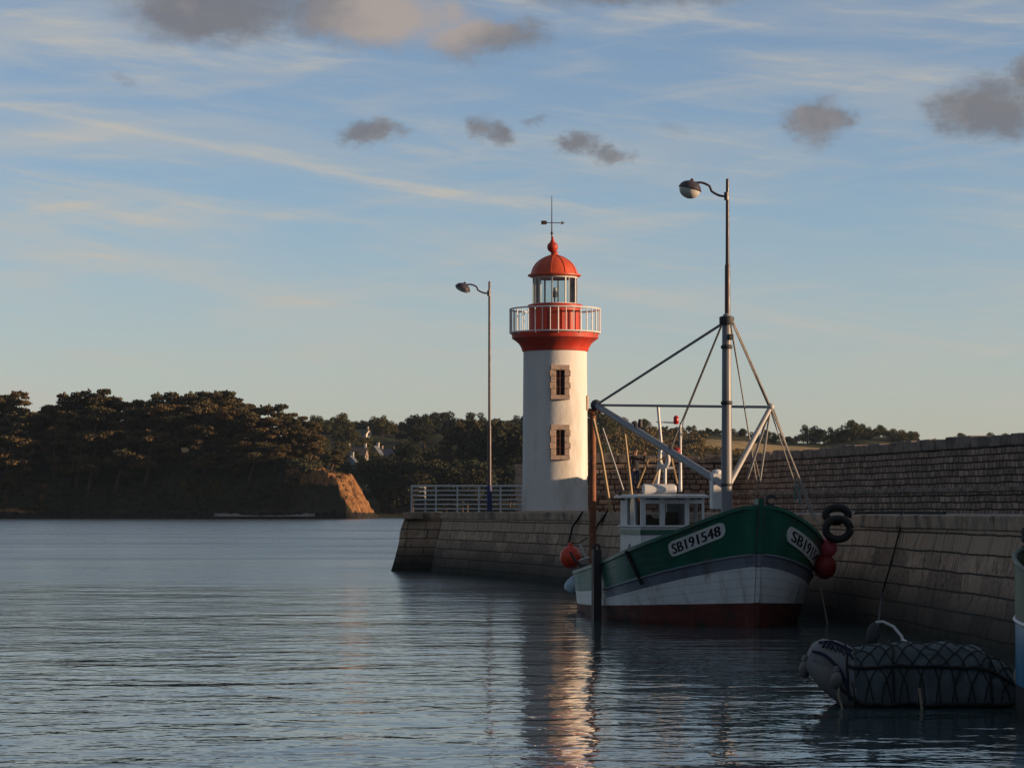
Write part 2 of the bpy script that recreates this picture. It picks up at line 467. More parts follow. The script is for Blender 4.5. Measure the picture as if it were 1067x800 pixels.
def wall_sheet(mb, P, N, prof, mi=0, jitter=0.0, u0=0):
    u = u0; us = []
    for i, p in enumerate(P):
        if i: u += (p - P[i - 1]).length
        us.append(u)
    vv = [0]
    for j in range(1, len(prof)):
        vv.append(vv[-1] + math.hypot(prof[j][0] - prof[j - 1][0], prof[j][1] - prof[j - 1][1]))
    vs = []
    for i, p in enumerate(P):
        for j, (o, z) in enumerate(prof):
            jj = jitter * (noise.noise(Vector((us[i] * .9, vv[j] * 1.4, 3)))) if 0 < j < len(prof) - 1 else 0
            q = p + N[i] * (o + jj); vs.append((q.x, q.y, z))
    K = len(prof); fs = []; uvs = []
    for i in range(len(P) - 1):
        for j in range(K - 1):
            fs.append((i * K + j, (i + 1) * K + j, (i + 1) * K + j + 1, i * K + j + 1))
            uvs.append([(us[i], vv[j]), (us[i + 1], vv[j]), (us[i + 1], vv[j + 1]), (us[i], vv[j + 1])])
    mb.add(vs, fs, mi, uvs)
def walk(P, N, ds, off):
    """cumulative positions along an offset polyline: yields (point, direction, normal)"""
    acc = [0]
    for i in range(1, len(P)): acc.append(acc[-1] + (P[i] - P[i - 1]).length)
    for d in ds:
        if d >= acc[-1]: return
        i = 0
        while acc[i + 1] < d: i += 1
        u = (d - acc[i]) / max(1e-6, acc[i + 1] - acc[i])
        yield (P[i].lerp(P[i + 1], u) + N[i].lerp(N[i + 1], u) * off, (P[i + 1] - P[i]).normalized(), N[i].lerp(N[i + 1], u).normalized(), d)

# ------------------------------------------------------------------ stone quay
DECK = 2.35
head = straight([(-4.3, 117), (-4.80, 106.9), (-3.25, 106.3), (-3.05, 103)], .8)
main = catmull([(-3.05, 103), (-.6, 95), (2.0, 84.3), (4.0, 74), (5.65, 66), (6.85, 61), (7.5, 55), (8.05, 46), (8.35, 38), (8.5, 28), (8.6, 10), (8.6, -6)], 1.0)
QP = head[:-1] + main
QN = offsets(QP)
prof = [(-.35, -1.5)] + [(.5 * (z / 2.1), z) for z in [x * .3 for x in range(0, 7)]] + [(.5, 2.08)]
quay = thing('stone_quay', 'battered granite harbour quay with rust-streaked dark stone face the boats lie against', 'quay', (2.0, 84.3, 0))
mb = MB(); wall_sheet(mb, QP, QN, prof, 0, .10)
mb.build('wall_face', M['quay_stone'], quay, smooth=True)
# coping blocks
mb = MB(); d = .1; L = sum((QP[i + 1] - QP[i]).length for i in range(len(QP) - 1))
while d < L - 1.5:
    ln = random.uniform(1.6, 2.8)
    for p, t_, n_, _ in walk(QP, QN, [d + ln / 2], .5 + .36):
        ang = math.atan2(t_.y, t_.x)
        hh = random.uniform(-.008, .008)
        mb.box((p.x + n_.x * random.uniform(-.015, .02), p.y + n_.y * random.uniform(-.015, .02), 2.08 + .135 + hh), (ln - .014, .80, .27), ang + random.uniform(-.006, .006))
    d += ln
mb.build('coping', M['coping_stone'], quay, bevel=.02)
# deck
PP = [(.6, 109.0), (8.7, 108.3), (14.5, 76), (16.8, 60), (18.4, 42), (19.2, 20), (19.6, -6)]
top = [p + n * .9 for p, n in zip(QP, QN)]
back = [Vector((22.5, -6, 0)), Vector((22, 20, 0)), Vector((21, 42, 0)), Vector((19.5, 60, 0)), Vector((17.5, 77, 0)), Vector((10.5, 111, 0)), Vector((0, 116, 0))]
mb = MB(); vs = [(p.x, p.y, DECK - .02) for p in top + back]
mb.add(vs, [tuple(range(len(vs)))])
mb.build('deck', M['concrete'], quay)

# ------------------------------------------------------------------ parapet (sea wall along the back of the pier)
WP = straight(PP, .8); WN = offsets(WP)
# the harbour face points to the right-hand side of travel, like the quay's
par = thing('parapet_wall', 'high rough rubble sea wall with a stone ledge running along the pier behind the boat', 'wall', (8.7, 108.3, DECK))
BZ = DECK + .75; TZ = EYE + 2.2
def top_z(d): return TZ + .10 * noise.noise(Vector((d * .25, 0, 0))) + .04 * noise.noise(Vector((d * 1.3, 5, 0)))
mb = MB()
prof = [(-.02, DECK - .1), (.0, DECK + .25), (.02, DECK + .5), (.03, BZ)]
wall_sheet(mb, WP, WN, prof, 0, .05)
mb.build('ledge_face', M['parapet_stone'], par)
mb = MB(); d = 0; L = sum((WP[i + 1] - WP[i]).length for i in range(len(WP) - 1))
while d < L - 1.2:
    ln = random.uniform(.7, 1.25)
    for p, t_, n_, _ in walk(WP, WN, [d + ln / 2], .28):
        mb.box((p.x, p.y, BZ - .05 + random.uniform(-.012, .012)), (ln - .015, .62 + random.uniform(0, .04), .14), math.atan2(t_.y, t_.x))
    d += ln
mb.build('ledge_coping', M['cap_stone'], par, bevel=.02)
mb = MB()
prof = [(.58, BZ - .05)] + [(.60 + .04 * k / 6, BZ + (TZ - .22 - BZ) * k / 6) for k in range(1, 7)]
wall_sheet(mb, WP, WN, prof, 0, .07)
prof = [(1.55, TZ - .2), (1.7, 0), (1.9, -1)]
wall_sheet(mb, WP, WN, prof, 0, .03)
mb.build('upper_face', M['parapet_stone'], par)
mb = MB(); d = 0
while d < L - 1.2:
    ln = random.uniform(.45, 1.1)
    for p, t_, n_, dd in walk(WP, WN, [d + ln / 2], 1.08):
        zt = top_z(dd) + random.uniform(-.03, .03)
        if random.random() < .03: zt -= .09
        zb = TZ - .34
        mb.box((p.x, p.y, (zt + zb) / 2), (ln - .012, 1.0 + random.uniform(-.03, .05), zt - zb), math.atan2(t_.y, t_.x))
    d += ln
mb.build('cap_stones', M['cap_stone'], par, bevel=.025)
# end face
mb = MB(); p0 = WP[0]
mb.box((p0.x + .2, p0.y + 1.1, (TZ + DECK) / 2 - .15), (.4, .9, TZ - DECK - .3), math.atan2(WP[1].y - p0.y, WP[1].x - p0.x))
mb.build('end_pier', M['cap_stone'], par, bevel=.02)

# ------------------------------------------------------------------ lighthouse
LX, LY = 1.70, 106.0
S = F / LY
def lz(py): return EYE + (HY - py) / S
lh = thing('lighthouse', 'round white lighthouse with red gallery and red domed lantern at the pier end', 'lighthouse', (LX, LY, DECK))
mb = MB()
prof = [(1.31, DECK - .05), (1.30, DECK + .1)] + [(1.295 - .045 * k / 14, DECK + .1 + (lz(364) - DECK - .1) * k / 14) for k in range(1, 15)]
mb.lathe((LX, LY, 0), prof, 96)
tower = mb.build('tower', M['white_render'], lh, smooth=True)
mb = MB()
mb.lathe((LX, LY, 0), [(1.27, lz(366.5)), (1.30, lz(366)), (1.33, lz(363)), (1.36, lz(361.5)), (1.44, lz(358)), (1.58, lz(355)), (1.66, lz(353.5)), (1.70, lz(353)), (1.71, lz(347.5)), (1.66, lz(346.8)), (.9, lz(346.5))], 72)
mb.build('gallery_corbel', M['red_paint'], lh, smooth=True, angle=25)
mb = MB()
mb.lathe((LX, LY, 0), [(1.03, lz(347)), (1.03, lz(322)), (1.06, lz(321.5)), (1.09, lz(320.5)), (1.09, lz(318.5)), (1.04, lz(317.5)), (.80, lz(317.2))], 64)
drum = mb.build('lantern_drum', M['red_paint'], lh, smooth=True, angle=25)
# small raised panels of the drum door
mb = MB()
for a in (-118, -92, -66):
    ca, sa = math.cos(R(a)), math.sin(R(a))
    mb.box((LX + 1.035 * ca, LY + 1.035 * sa, (lz(345) + lz(324)) / 2), (.04, .40, lz(324) - lz(345)), R(a))
mb.build('drum_panel', M['red_paint'], lh, bevel=.008)
# railing
mb = MB(); RR = 1.78; zt, zb = lz(322.5), lz(349)
for z, r in ((zt, .032), (lz(347), .03)):
    mb.tube([(LX + RR * math.cos(R(a)), LY + RR * math.sin(R(a)), z) for a in range(0, 361, 6)], r, 8)
for k in range(36):
    a = R(k * 10 + 3)
    mb.tube([(LX + RR * math.cos(a), LY + RR * math.sin(a), lz(347)), (LX + RR * math.cos(a), LY + RR * math.sin(a), zt)], .020 if k % 3 else .03, 6)
for k in range(12):
    a = R(k * 30 + 3)
    mb.tube([(LX + 1.66 * math.cos(a), LY + 1.66 * math.sin(a), lz(350)), (LX + RR * math.cos(a), LY + RR * math.sin(a), lz(347))], .022, 6)
mb.build('gallery_railing', M['white_metal'], lh, smooth=True)
# lantern
g0, g1 = lz(318), lz(289)
mb = MB(); mb.lathe((LX, LY, 0), [(.855, g0), (.855, g1)], 48); mb.f = mb.f[:-2]; mb.m = mb.m[:-2]; mb.uv = mb.uv[:-2]
lan = mb.build('lantern_glazing', M['lantern_glass'], lh, smooth=True)
mb = MB()
for k in range(10):
    a = R(k * 36 + 9)
    mb.box((LX + .87 * math.cos(a), LY + .87 * math.sin(a), (g0 + g1) / 2), (.05, .055, g1 - g0), a)
for z in (g0 + .03, g1 - .03):
    mb.tube([(LX + .87 * math.cos(R(a)), LY + .87 * math.sin(R(a)), z) for a in range(0, 361, 8)], .03, 6)
mb.build('mullions', M['white_metal'], lan)
mb = MB()
mb.lathe((LX - .02, LY, 0), [(.10, g0 - .05), (.10, g0 + .12), (.03, g0 + .14), (.03, g0 + .30), (.10, g0 + .32), (.115, g0 + .42), (.10, g0 + .52), (.04, g0 + .56)], 16)
mb.build('lamp_stand', M['iron'], lh, smooth=True)
mb = MB(); mb.sphere((LX, LY, g0 + .62), .085, n=12); mb.build('lamp_bulb', M['lamp_bowl'], lh, smooth=True)
# dome
dm = [(.84, lz(289.5)), (.98, lz(288.6)), (1.05, lz(287.8)), (1.05, lz(286.4)), (.93, lz(285.6))]
zb = lz(285.6)
for (r_, dz) in ((.905, .06), (.875, .16), (.82, .28), (.735, .40), (.62, .51), (.49, .60), (.36, .665), (.24, .71), (.17, .74)):
    dm.append((r_, zb + dz))
dm += [(.15, lz(265.5)), (.13, lz(263.5)), (.17, lz(262.8)), (.11, lz(262.2))]
mb = MB(); mb.lathe((LX - .03, LY, 0), dm, 48)
dome = mb.build('dome', M['dome_paint'], lh, smooth=True, angle=30)
mb = MB()
for k in range(10):
    pts = [(LX - .03 + (r + .006) * math.cos(R(36 * k + 9)), LY + (r + .006) * math.sin(R(36 * k + 9)), z) for r, z in dm[4:14]]
    mb.tube(pts, .018, 5)
mb.build('dome_ribs', M['dome_paint'], dome, smooth=True)
mb = MB(); mb.sphere((LX - .10, LY, lz(257.5)), .215, n=24); mb.lathe((LX - .10, LY, 0), [(.09, lz(263)), (.09, lz(251)), (.05, lz(250)), (.045, lz(247.5)), (.02, lz(246.5))], 12)
mb.build('ball_finial', M['red_paint'], dome, smooth=True)
# vane
vx = LX - .13
mb = MB()
mb.tube([(vx, LY, lz(251)), (vx, LY, lz(204))], [.028, .012], 8)
mb.sphere((vx, LY, lz(243)), .055, n=10)
mb.tube([(vx - .40, LY, lz(232)), (vx + .34, LY, lz(232.3))], .017, 6)
mb.lathe((vx + .36, LY, lz(232.3)), [(.07, 0), (.001, .16)], 8, M=Matrix.Rotation(R(90), 3, 'Y'))
mb.box((vx - .32, LY, lz(232)), (.20, .025, .15)); mb.box((vx - .24, LY, lz(232)), (.10, .022, .10))
mb.build('weathervane', M['vane'], lh, smooth=True)
# windows
def lh_window(py0, py1):
    a = R(-90 + 7.5)
    z0, z1 = lz(py1), lz(py0); zc = (z0 + z1) / 2; hgt = z1 - z0; w = .74
    rr = 1.30
    n = Vector((math.cos(a), math.sin(a), 0)); tt = Vector((-n.y, n.x, 0)); c = Vector((LX, LY, 0)) + n * rr
    def bx(mb, u, z, su, sz, depth, out, mi=0):
        p = c + tt * u + n * out
        mb.box((p.x, p.y, z), (depth, su, sz), a, mi)
    mb = MB(); jw = .20
    nb = 4
    for sgn in (-1, 1):
        for k in range(nb):
            ex = .045 if k % 2 else 0
            bx(mb, sgn * (w / 2 - jw / 2 + ex / 2), z0 + .17 + (hgt - .37) * (k + .5) / nb, jw + ex, (hgt - .37) / nb - .008, .22, -.03)
    bx(mb, 0, z1 - .10, w, .20, .22, -.028); bx(mb, 0, z0 + .085, w + .02, .17, .26, -.01)
    win = mb.build('window', M['granite'], lh, bevel=.012)
    mb = MB(); bx(mb, 0, zc, w - .36, hgt - .3, .04, .0); mb.build('window_pane', M['window_dark'], win)
    mb = MB()
    bx(mb, 0, zc, .04, hgt - .36, .03, .018)
    for k in (1, 2): bx(mb, 0, z0 + .17 + (hgt - .37) * k / 3, w - .40, .028, .03, .020)
    for sgn in (-1, 1): bx(mb, sgn * .155, zc, .04, hgt - .36, .03, .019)
    mb.build('window_frame', M['window_frame'], win)
lh_window(382, 417.5); lh_window(443.5, 479.5)
# small bulkhead box on the right flank
mb = MB(); a = R(-12); mb.box((LX + 1.28 * math.cos(a), LY + 1.28 * math.sin(a), lz(420)), (.10, .22, .58), a)
mb.build('wall_box', M['granite'], lh, bevel=.02)
# low stone plinth under the tower
mb = MB()
mb.lathe((LX, LY, 0), [(1.46, DECK - .1), (1.46, DECK + .03), (1.43, DECK + .05), (1.0, DECK + .052)], 64)
mb.build('plinth', M['granite'], lh)

# stone pillar left of tower
mb = MB(); p = at(543.5, 500, 107.6); pz = EYE + 44 / F * 107.6
for k in range(5):
    h0 = DECK + (pz - DECK) * k / 5; h1 = DECK + (pz - DECK) * (k + 1) / 5
    mb.box((p.x + random.uniform(-.01, .01), p.y, (h0 + h1) / 2), (.50, .5, h1 - h0 - .008))
mb.box((p.x, p.y, pz + .03), (.58, .58, .10))
tag(center_origin(mb.build('stone_pillar', M['granite'], bevel=.02)), 'squat square granite pillar touching the left foot of the lighthouse', 'pillar')

# ------------------------------------------------------------------ pier head railing
ra = thing('metal_railing', 'low grey metal railing with five bars at the end of the pier', 'railing', (-2, 104.5, DECK))
pl = [Vector((-3.55, 110, 0)), Vector((-4.0, 106.9, 0)), Vector((-3.0, 105.9, 0)), Vector((.40, 105.4, 0))]
mb = MB()
hs = [1.02, .84, .66, .48, .30, .12]
for k, hh in enumerate(hs):
    mb.tube([(q.x, q.y, DECK + hh) for q in pl], .038 if k == 0 else .027, 8)
mb.build('rail_bars', M['galv'], ra, smooth=True)
for i in range(3):
    a, b_ = pl[i], pl[i + 1]; n = 1 if i < 2 else max(1, round((b_ - a).length / .95))
    for k in range(n + (i == 2)):
        q = a.lerp(b_, k / n)
        mb = MB(); mb.box((q.x, q.y, DECK + .5), (.06, .05, 1.02)); mb.box((q.x, q.y, DECK + .01), (.14, .14, .03))
        mb.build('post', M['galv'], ra)

# ------------------------------------------------------------------ street lamps
def street_lamp(px, Y, top_py, label, head_py, head_px, tilt, blue):
    X = (px - CX) / F * Y; s = F / Y
    zz = lambda py: EYE + (HY - py) / s
    root = thing('street_lamp', label, 'street lamp', (X, Y, DECK), group='street lamps on the pier')
    zt = zz(top_py); zsp = zz(top_py + 90 * s / 39.3 if not blue else top_py + 150)
    mb = MB()
    mb.lathe((X, Y, 0), [(.16, DECK), (.16, DECK + .04), (.085, DECK + .06), (.078, DECK + 1.0), (.072, zsp - .1), (.068, zsp), (.052, zsp + .06), (.045, zt - .5), (.042, zt), (.02, zt + .02)], 16)
    mb.build('pole', M['lamp_pole'], root, smooth=True)
    mb = MB()
    mb.lathe((X, Y, 0), [(.10, DECK + .02), (.10, DECK + 1.0), (.082, DECK + 1.02)], 16)
    mb.build('pole_base', M['lamp_blue'] if blue else M['lamp_pole'], root, smooth=True)
    dx = (px - head_px) / s
    za = zz(head_py)
    pts = []
    for k in range(15):
        u = k / 14
        x = X - .05 - (dx - .25) * u
        z = (zt - .44) + (za - zt + .44) * (3 * u * u - 2 * u ** 3) + .05 * math.sin(PI * u) * (1 if u > .5 else -1)
        pts.append((x, Y, z))
    pts.append((X - dx + .04, Y, za + .0)); 
    mb = MB(); mb.tube(pts, .032, 10)
    mb.tube([(X - .03, Y, zt - .55), (X - .03, Y, zt - .34)], .062, 10)
    mb.build('arm', M['lamp_pole'], root, smooth=True)
    hc = Vector((X - dx, Y, za - .16))
    Mt = Matrix.Rotation(R(tilt), 3, 'Y')
    mb = MB()
    mb.lathe(hc, [(.305, -.02), (.315, .0), (.30, .03), (.27, .10), (.20, .165), (.10, .205), (.05, .225), (.045, .27), (.001, .28)], 28, M=Mt)
    hood = mb.build('lamp_hood', M['lamp_hood'], root, smooth=True)
    mb = MB()
    dep = .24 if not blue else .10
    mb.lathe(hc, [(.29, -.021)] + [(.285 * math.cos(R(a)), -.021 - dep * math.sin(R(a))) for a in range(10, 90, 10)] + [(.001, -.021 - dep)], 28, M=Mt)
    mb.build('lamp_shade', M['lamp_bowl'], root, smooth=True)
street_lamp(510, 103.7, 293.5, 'tall street lamp left of the lighthouse with dark half-dome head', 296.5, 482, 22, True)
street_lamp(758, 71.3, 187, 'tall street lamp behind the boat mast with round globe head', 190.5, 719, 14, False)

# ------------------------------------------------------------------ person on the ledge
def skin_body(name, verts, edges, radii, mats, face_mat, sub=2):
    me = bpy.data.meshes.new(name + '_frame'); me.from_pydata(verts, edges, [])
    o = bpy.data.objects.new(name + '_frame', me); col.objects.link(o)
    o.modifiers.new('s', 'SKIN'); sm = o.modifiers.new('d', 'SUBSURF'); sm.levels = sub; sm.render_levels = sub
    for i, r in enumerate(radii):
        me.skin_vertices[0].data[i].radius = r if isinstance(r, tuple) else (r, r)
    me.skin_vertices[0].data[0].use_root = True
    dg = bpy.context.evaluated_depsgraph_get(); dg.update()
    m2 = bpy.data.meshes.new_from_object(o.evaluated_get(dg))
    bpy.data.objects.remove(o); bpy.data.meshes.remove(me)
    m2.name = name
    m2.materials.clear()
    for m_ in mats: m2.materials.append(m_)
    for p in m2.polygons: p.material_index = face_mat(p.center); p.use_smooth = True
    return m2
px_, py_ = 4.95, 107.85
ledge = BZ + .02
pr = thing('person', 'person in dark jacket and blue jeans standing on the wall ledge with raised hand', 'person', (px_, py_, ledge), R(25))
V = [(0, 0, .93), (0, 0, 1.10), (0, -.01, 1.30), (0, 0, 1.45), (0, .01, 1.52), (0, -.015, 1.60), (0, -.02, 1.70), (0, -.02, 1.745),
     (.09, 0, .88), (.10, -.015, .50), (.10, .01, .09), (.11, -.13, .035),
     (-.09, 0, .88), (-.10, .0, .50), (-.11, .03, .09), (-.12, -.11, .035),
     (.19, .0, 1.42), (.33, -.13, 1.28), (.22, -.38, 1.47), (.19, -.45, 1.53),
     (-.19, .0, 1.42), (-.25, -.03, 1.15), (-.19, -.20, .98), (-.18, -.25, .92)]
E = [(0, 1), (1, 2), (2, 3), (3, 4), (4, 5), (5, 6), (6, 7), (0, 8), (8, 9), (9, 10), (10, 11), (0, 12), (12, 13), (13, 14), (14, 15),
     (3, 16), (16, 17), (17, 18), (18, 19), (3, 20), (20, 21), (21, 22), (22, 23)]
Rr = [(.155, .115), (.145, .105), (.17, .12), (.14, .10), .055, (.078, .095), (.082, .10), (.05, .06),
      .092, .062, .045, .042, .092, .062, .045, .042, .068, .052, .042, .030, .068, .052, .042, .030]
def fm(c):
    if c.z > 1.505 and abs(c.x) < .15 and c.y > -.2: return 3
    if c.z > 1.50 and c.y < -.40: return 3
    if c.y < -.24 and c.z < .95 and c.z > .5: return 3
    if c.z < .085: return 2
    if c.z < .93: return 1
    return 0
body = skin_body('body', V, E, Rr, [M['jacket'], M['jeans'], M['shoe'], M['skin']], fm)
bo = bpy.data.objects.new('body', body); col.objects.link(bo); bo.parent = pr
mb = MB(); mb.sphere((0, .005, 1.685), .112, (.92, 1.0, 1.08), n=16, a0=-5, a1=90); mb.sphere((0, .045, 1.64), .085, (1, .8, 1.1), n=12)
mb.build('hair', M['hair'], pr, smooth=True, local=True)
mb = MB()
mb.tube([(0, -.115, 1.665), (0, -.142, 1.628), (0, -.118, 1.615)], [.010, .016, .012], 6)
mb.build('nose', M['skin'], pr, smooth=True, local=True)
for s in (-1, 1):
    mb = MB(); mb.sphere((s * .092, -.005, 1.645), .022, (.5, 1, 1.4), n=8); mb.build('ear', M['skin'], pr, smooth=True, local=True)
# fingers of the raised hand and the hand at the wall
for hx, hy, hz, dz in ((.19, -.45, 1.53, 1), (-.18, -.25, .92, -1)):
    mb = MB()
    for k in range(4):
        b0 = Vector((hx - .03 + .02 * k, hy - .02, hz + .015 * dz)); ln = (.06, .075, .07, .055)[k]
        mb.tube([b0, b0 + Vector((0, -.02, ln * .5 * dz)), b0 + Vector((0, -.008, ln * dz))], [.0095, .009, .007], 6)
    b0 = Vector((hx - .035, hy, hz)); mb.tube([b0, b0 + Vector((-.03, -.01, .025 * dz)), b0 + Vector((-.035, -.015, .05 * dz))], [.011, .010, .008], 6)
    mb.build('hand', M['skin'], pr, smooth=True, local=True)

# ------------------------------------------------------------------ hull maker
class Hull:
    def __init__(s, L, rake, zs, bs, bw):
        s.L, s.rake, s.zs, s.bs, s.bw = L, rake, zs, bs, bw
    def P(s, q, z, side):
        zs = s.zs(q); zr = max(0, min(1.15, z / zs))
        x = -s.L / 2 + q * (s.L + s.rake * zr)
        b = s.bw(q) + (s.bs(q) - s.bw(q)) * zr ** 1.15
        if z < 0: b *= (1 + .7 * z)
        return Vector((x, side * b, z))
    def N(s, q, z, side):
        e = 1e-3
        q = min(q, 1 - 2 * e)
        a = s.P(q + e, z, side) - s.P(q - e, z, side); b = s.P(q, z + .02, side) - s.P(q, z - .02, side)
        n = a.cross(b) * (-side); n.normalize()
        if n.y * side < 0: n = -n
        return n
    def shell(s, mb, bands, nq=44, sub=3):
        """bands: functions of q giving the boundary heights, bottom to top"""
        qs = [1 - (1 - k / nq) ** 1.55 for k in range(nq + 1)]
        rows = []; mids = []
        for bi in range(len(bands) - 1):
            for k in range(sub):
                rows.append((bi, k / sub)); mids.append(bi)
        rows.append((len(bands) - 2, 1.0))
        grid = {}
        for side in (-1, 1):
            for i, q in enumerate(qs):
                for j, (bi, u) in enumerate(rows):
                    z = bands[bi](q) * (1 - u) + bands[bi + 1](q) * u
                    grid[side, i, j] = s.P(q, z, side)
        K = len(rows)
        for side in (-1, 1):
            vs = [grid[side, i, j] for i in range(nq + 1) for j in range(K)]
            for j in range(K - 1):
                fs = [(i * K + j, (i + 1) * K + j, (i + 1) * K + j + 1, i * K + j + 1) for i in range(nq)]
                if side > 0: fs = [f[::-1] for f in fs]
                if j == 0:
                    n0 = len(mb.v); mb.add(vs, fs, mids[j])
                else:
                    for f in fs: mb.f.append([k + n0 for k in f]); mb.m.append(mids[j]); mb.uv.append(None)
        vs = [grid[-1, 0, j] for j in range(K)] + [grid[1, 0, j] for j in range(K)]
        n0 = len(mb.v); mb.add(vs, [])
        for j in range(K - 1):
            mb.f.append([n0 + j, n0 + j + 1, n0 + K + j + 1, n0 + K + j]); mb.m.append(mids[j]); mb.uv.append(None)
        return qs

# ------------------------------------------------------------------ fishing boat
A = R(11); BL = 10.1
U = Vector((math.sin(A), -math.cos(A), 0)); BO = Vector((5.05, 55.8, 0)) - U * (BL / 2); Pv = Vector((math.cos(A), math.sin(A), 0))
def W2L(p): d = Vector(p) - BO; return Vector((d.dot(U), d.dot(Pv), p[2]))
def L2W(p): return BO + U * p[0] + Pv * p[1] + Vector((0, 0, p[2]))
def bat(px, py, Y): return W2L(at(px, py, Y))
zs = lambda q: .92 + .25 * q + .80 * q * q + .56 * q ** 10
def stern(X): return 1 - .25 * (max(0, -X) / (BL / 2)) ** 2
def bs(q):
    X = -BL / 2 + BL * q; e = 1 if X <= 1.8 else max(0, 1 - ((X - 1.8) / (BL / 2 - 1.8)) ** 2) ** .60
    return 2.2 * stern(X) * e
def bw(q):
    X = -BL / 2 + BL * q; e = max(0, 1 - (max(0, X + .5) / (BL / 2 + .5)) ** 2.4) ** .80
    return 2.08 * stern(X) * e
H = Hull(BL, .40, zs, bs, bw)
z1 = lambda q: .19 + .15 * q + .18 * q * q
z2 = lambda q: .30 + .10 * q + .875 * q ** 3
z3 = lambda q: .49 + .16 * q + .90 * q ** 3
boat = thing('fishing_boat', 'green and white wooden fishing boat with grey band and derrick mast moored along the quay', 'fishing boat', BO, A - R(90))
mb = MB()
qs = H.shell(mb, [lambda q: -.7, lambda q: 0., z1, z2, z3, zs], 48, 3)
cut_ = -BL / 2 + BL * .50
for k, f in enumerate(mb.f):
    if max(mb.v[i_][0] for i_ in f) < cut_:
        if mb.m[k] == 4: mb.m[k] = 5
        elif mb.m[k] == 3: mb.m[k] = 2
hull = mb.build('hull', [M['antifoul'], M['antifoul'], M['white_hull'], M['grey_hull'], M['green_hull'], M['pale_green']], boat, smooth=True, local=True, angle=50)
# bulwark, deck
mb = MB(); n = len(qs)
inn = {}
for side in (-1, 1):
    for i, q in enumerate(qs):
        o_ = H.P(q, zs(q), side); b_ = max(0, abs(o_.y) - .08)
        xx = o_.x - (.10 if q > .97 else 0)
        inn[side, i, 0] = Vector((xx, side * b_, zs(q) + .001)); lo_ = H.P(q, zs(q) - .55, side)
        inn[side, i, 1] = Vector((min(xx - .03, lo_.x - (.12 if q > .97 else 0)), side * max(0, abs(lo_.y) - .08), zs(q) - .55))
for side in (-1, 1):
    vs = [inn[side, i, j] for i in range(n) for j in (0, 1)]
    mb.add(vs, [(2 * i, 2 * i + 1, 2 * i + 3, 2 * i + 2) for i in range(n - 1)])
mb.build('bulwark', M['boat_white'], boat, local=True)
mb = MB()
vs = [inn[s_, i, 1] for i in range(n) for s_ in (-1, 1)]
mb.add(vs, [(2 * i, 2 * i + 2, 2 * i + 3, 2 * i + 1) for i in range(n - 1)])
mb.build('deck', M['boat_deck'], boat, local=True)
mb = MB()
for side in (-1, 1):
    vs = []; fs = []
    for i, q in enumerate(qs):
        o_ = H.P(q, zs(q), side)
        for dy, dz in ((.035, -.03), (.035, .045), (-.10, .045), (-.10, -.01)):
            yy = side * max(0, abs(o_.y) + dy) if q < .995 else side * max(0, dy)
            vs.append((o_.x + (.03 if dy > 0 and q > .9 else 0), yy, o_.z + dz))
    for i in range(n - 1):
        for k in range(4):
            fs.append((4 * i + k, 4 * i + 4 + k, 4 * i + 4 + (k + 1) % 4, 4 * i + (k + 1) % 4))
    mb.add(vs, fs)
mb.build('gunwale', M['green_hull'], boat, local=True)
# thin pale rubbing strake along the grey band top
mb = MB()
for side in (-1, 1):
    pts = [H.P(q, z3(q) - .02, side) + H.N(q, z3(q), side) * .012 for q in qs if .5 < q < .9995]
    mb.tube(pts, .024, 6)
mb.build('rubbing_strake', M['grey_hull'], boat, smooth=True, local=True)
# stem post in three paints
mb = MB()
def stem_seg(za, zb_, mi, w=.085):
    n_ = 6
    vs = []; fs = []
    for k in range(n_ + 1):
        z = za + (zb_ - za) * k / n_
        x = BL / 2 + .40 * min(1.15, z / zs(1)) if z > 0 else BL / 2
        for dx, dy in ((-.22, -w), (.055, -w * .7), (.055, w * .7), (-.22, w)):
            vs.append((x + dx, dy, z))
    for k in range(n_):
        for c in range(4): fs.append((4 * k + c, 4 * k + (c + 1) % 4, 4 * k + 4 + (c + 1) % 4, 4 * k + 4 + c))
    fs += [(0, 3, 2, 1), tuple(4 * n_ + c for c in range(4))]
    mb.add(vs, fs, mi)
stem_seg(-.6, z1(1), 0); stem_seg(z1(1), z2(1), 1); stem_seg(z2(1), z3(1), 2); stem_seg(z3(1), zs(1) + .16, 3)
mb.build('stem_post', [M['antifoul'], M['white_hull'], M['grey_hull'], M['green_hull']], boat, local=True, bevel=.01)
# bow fairlead
mb = MB(); mb.torus((5.15, .32, zs(1) + .12), .10, .03, M=Matrix.Rotation(R(80), 3, 'Z'), a0=0, a1=300)
mb.tube([(5.0, .25, zs(1) - .1), (5.1, .30, zs(1) + .06)], .04, 8)
mb.build('fairlead', M['iron'], boat, smooth=True, local=True)

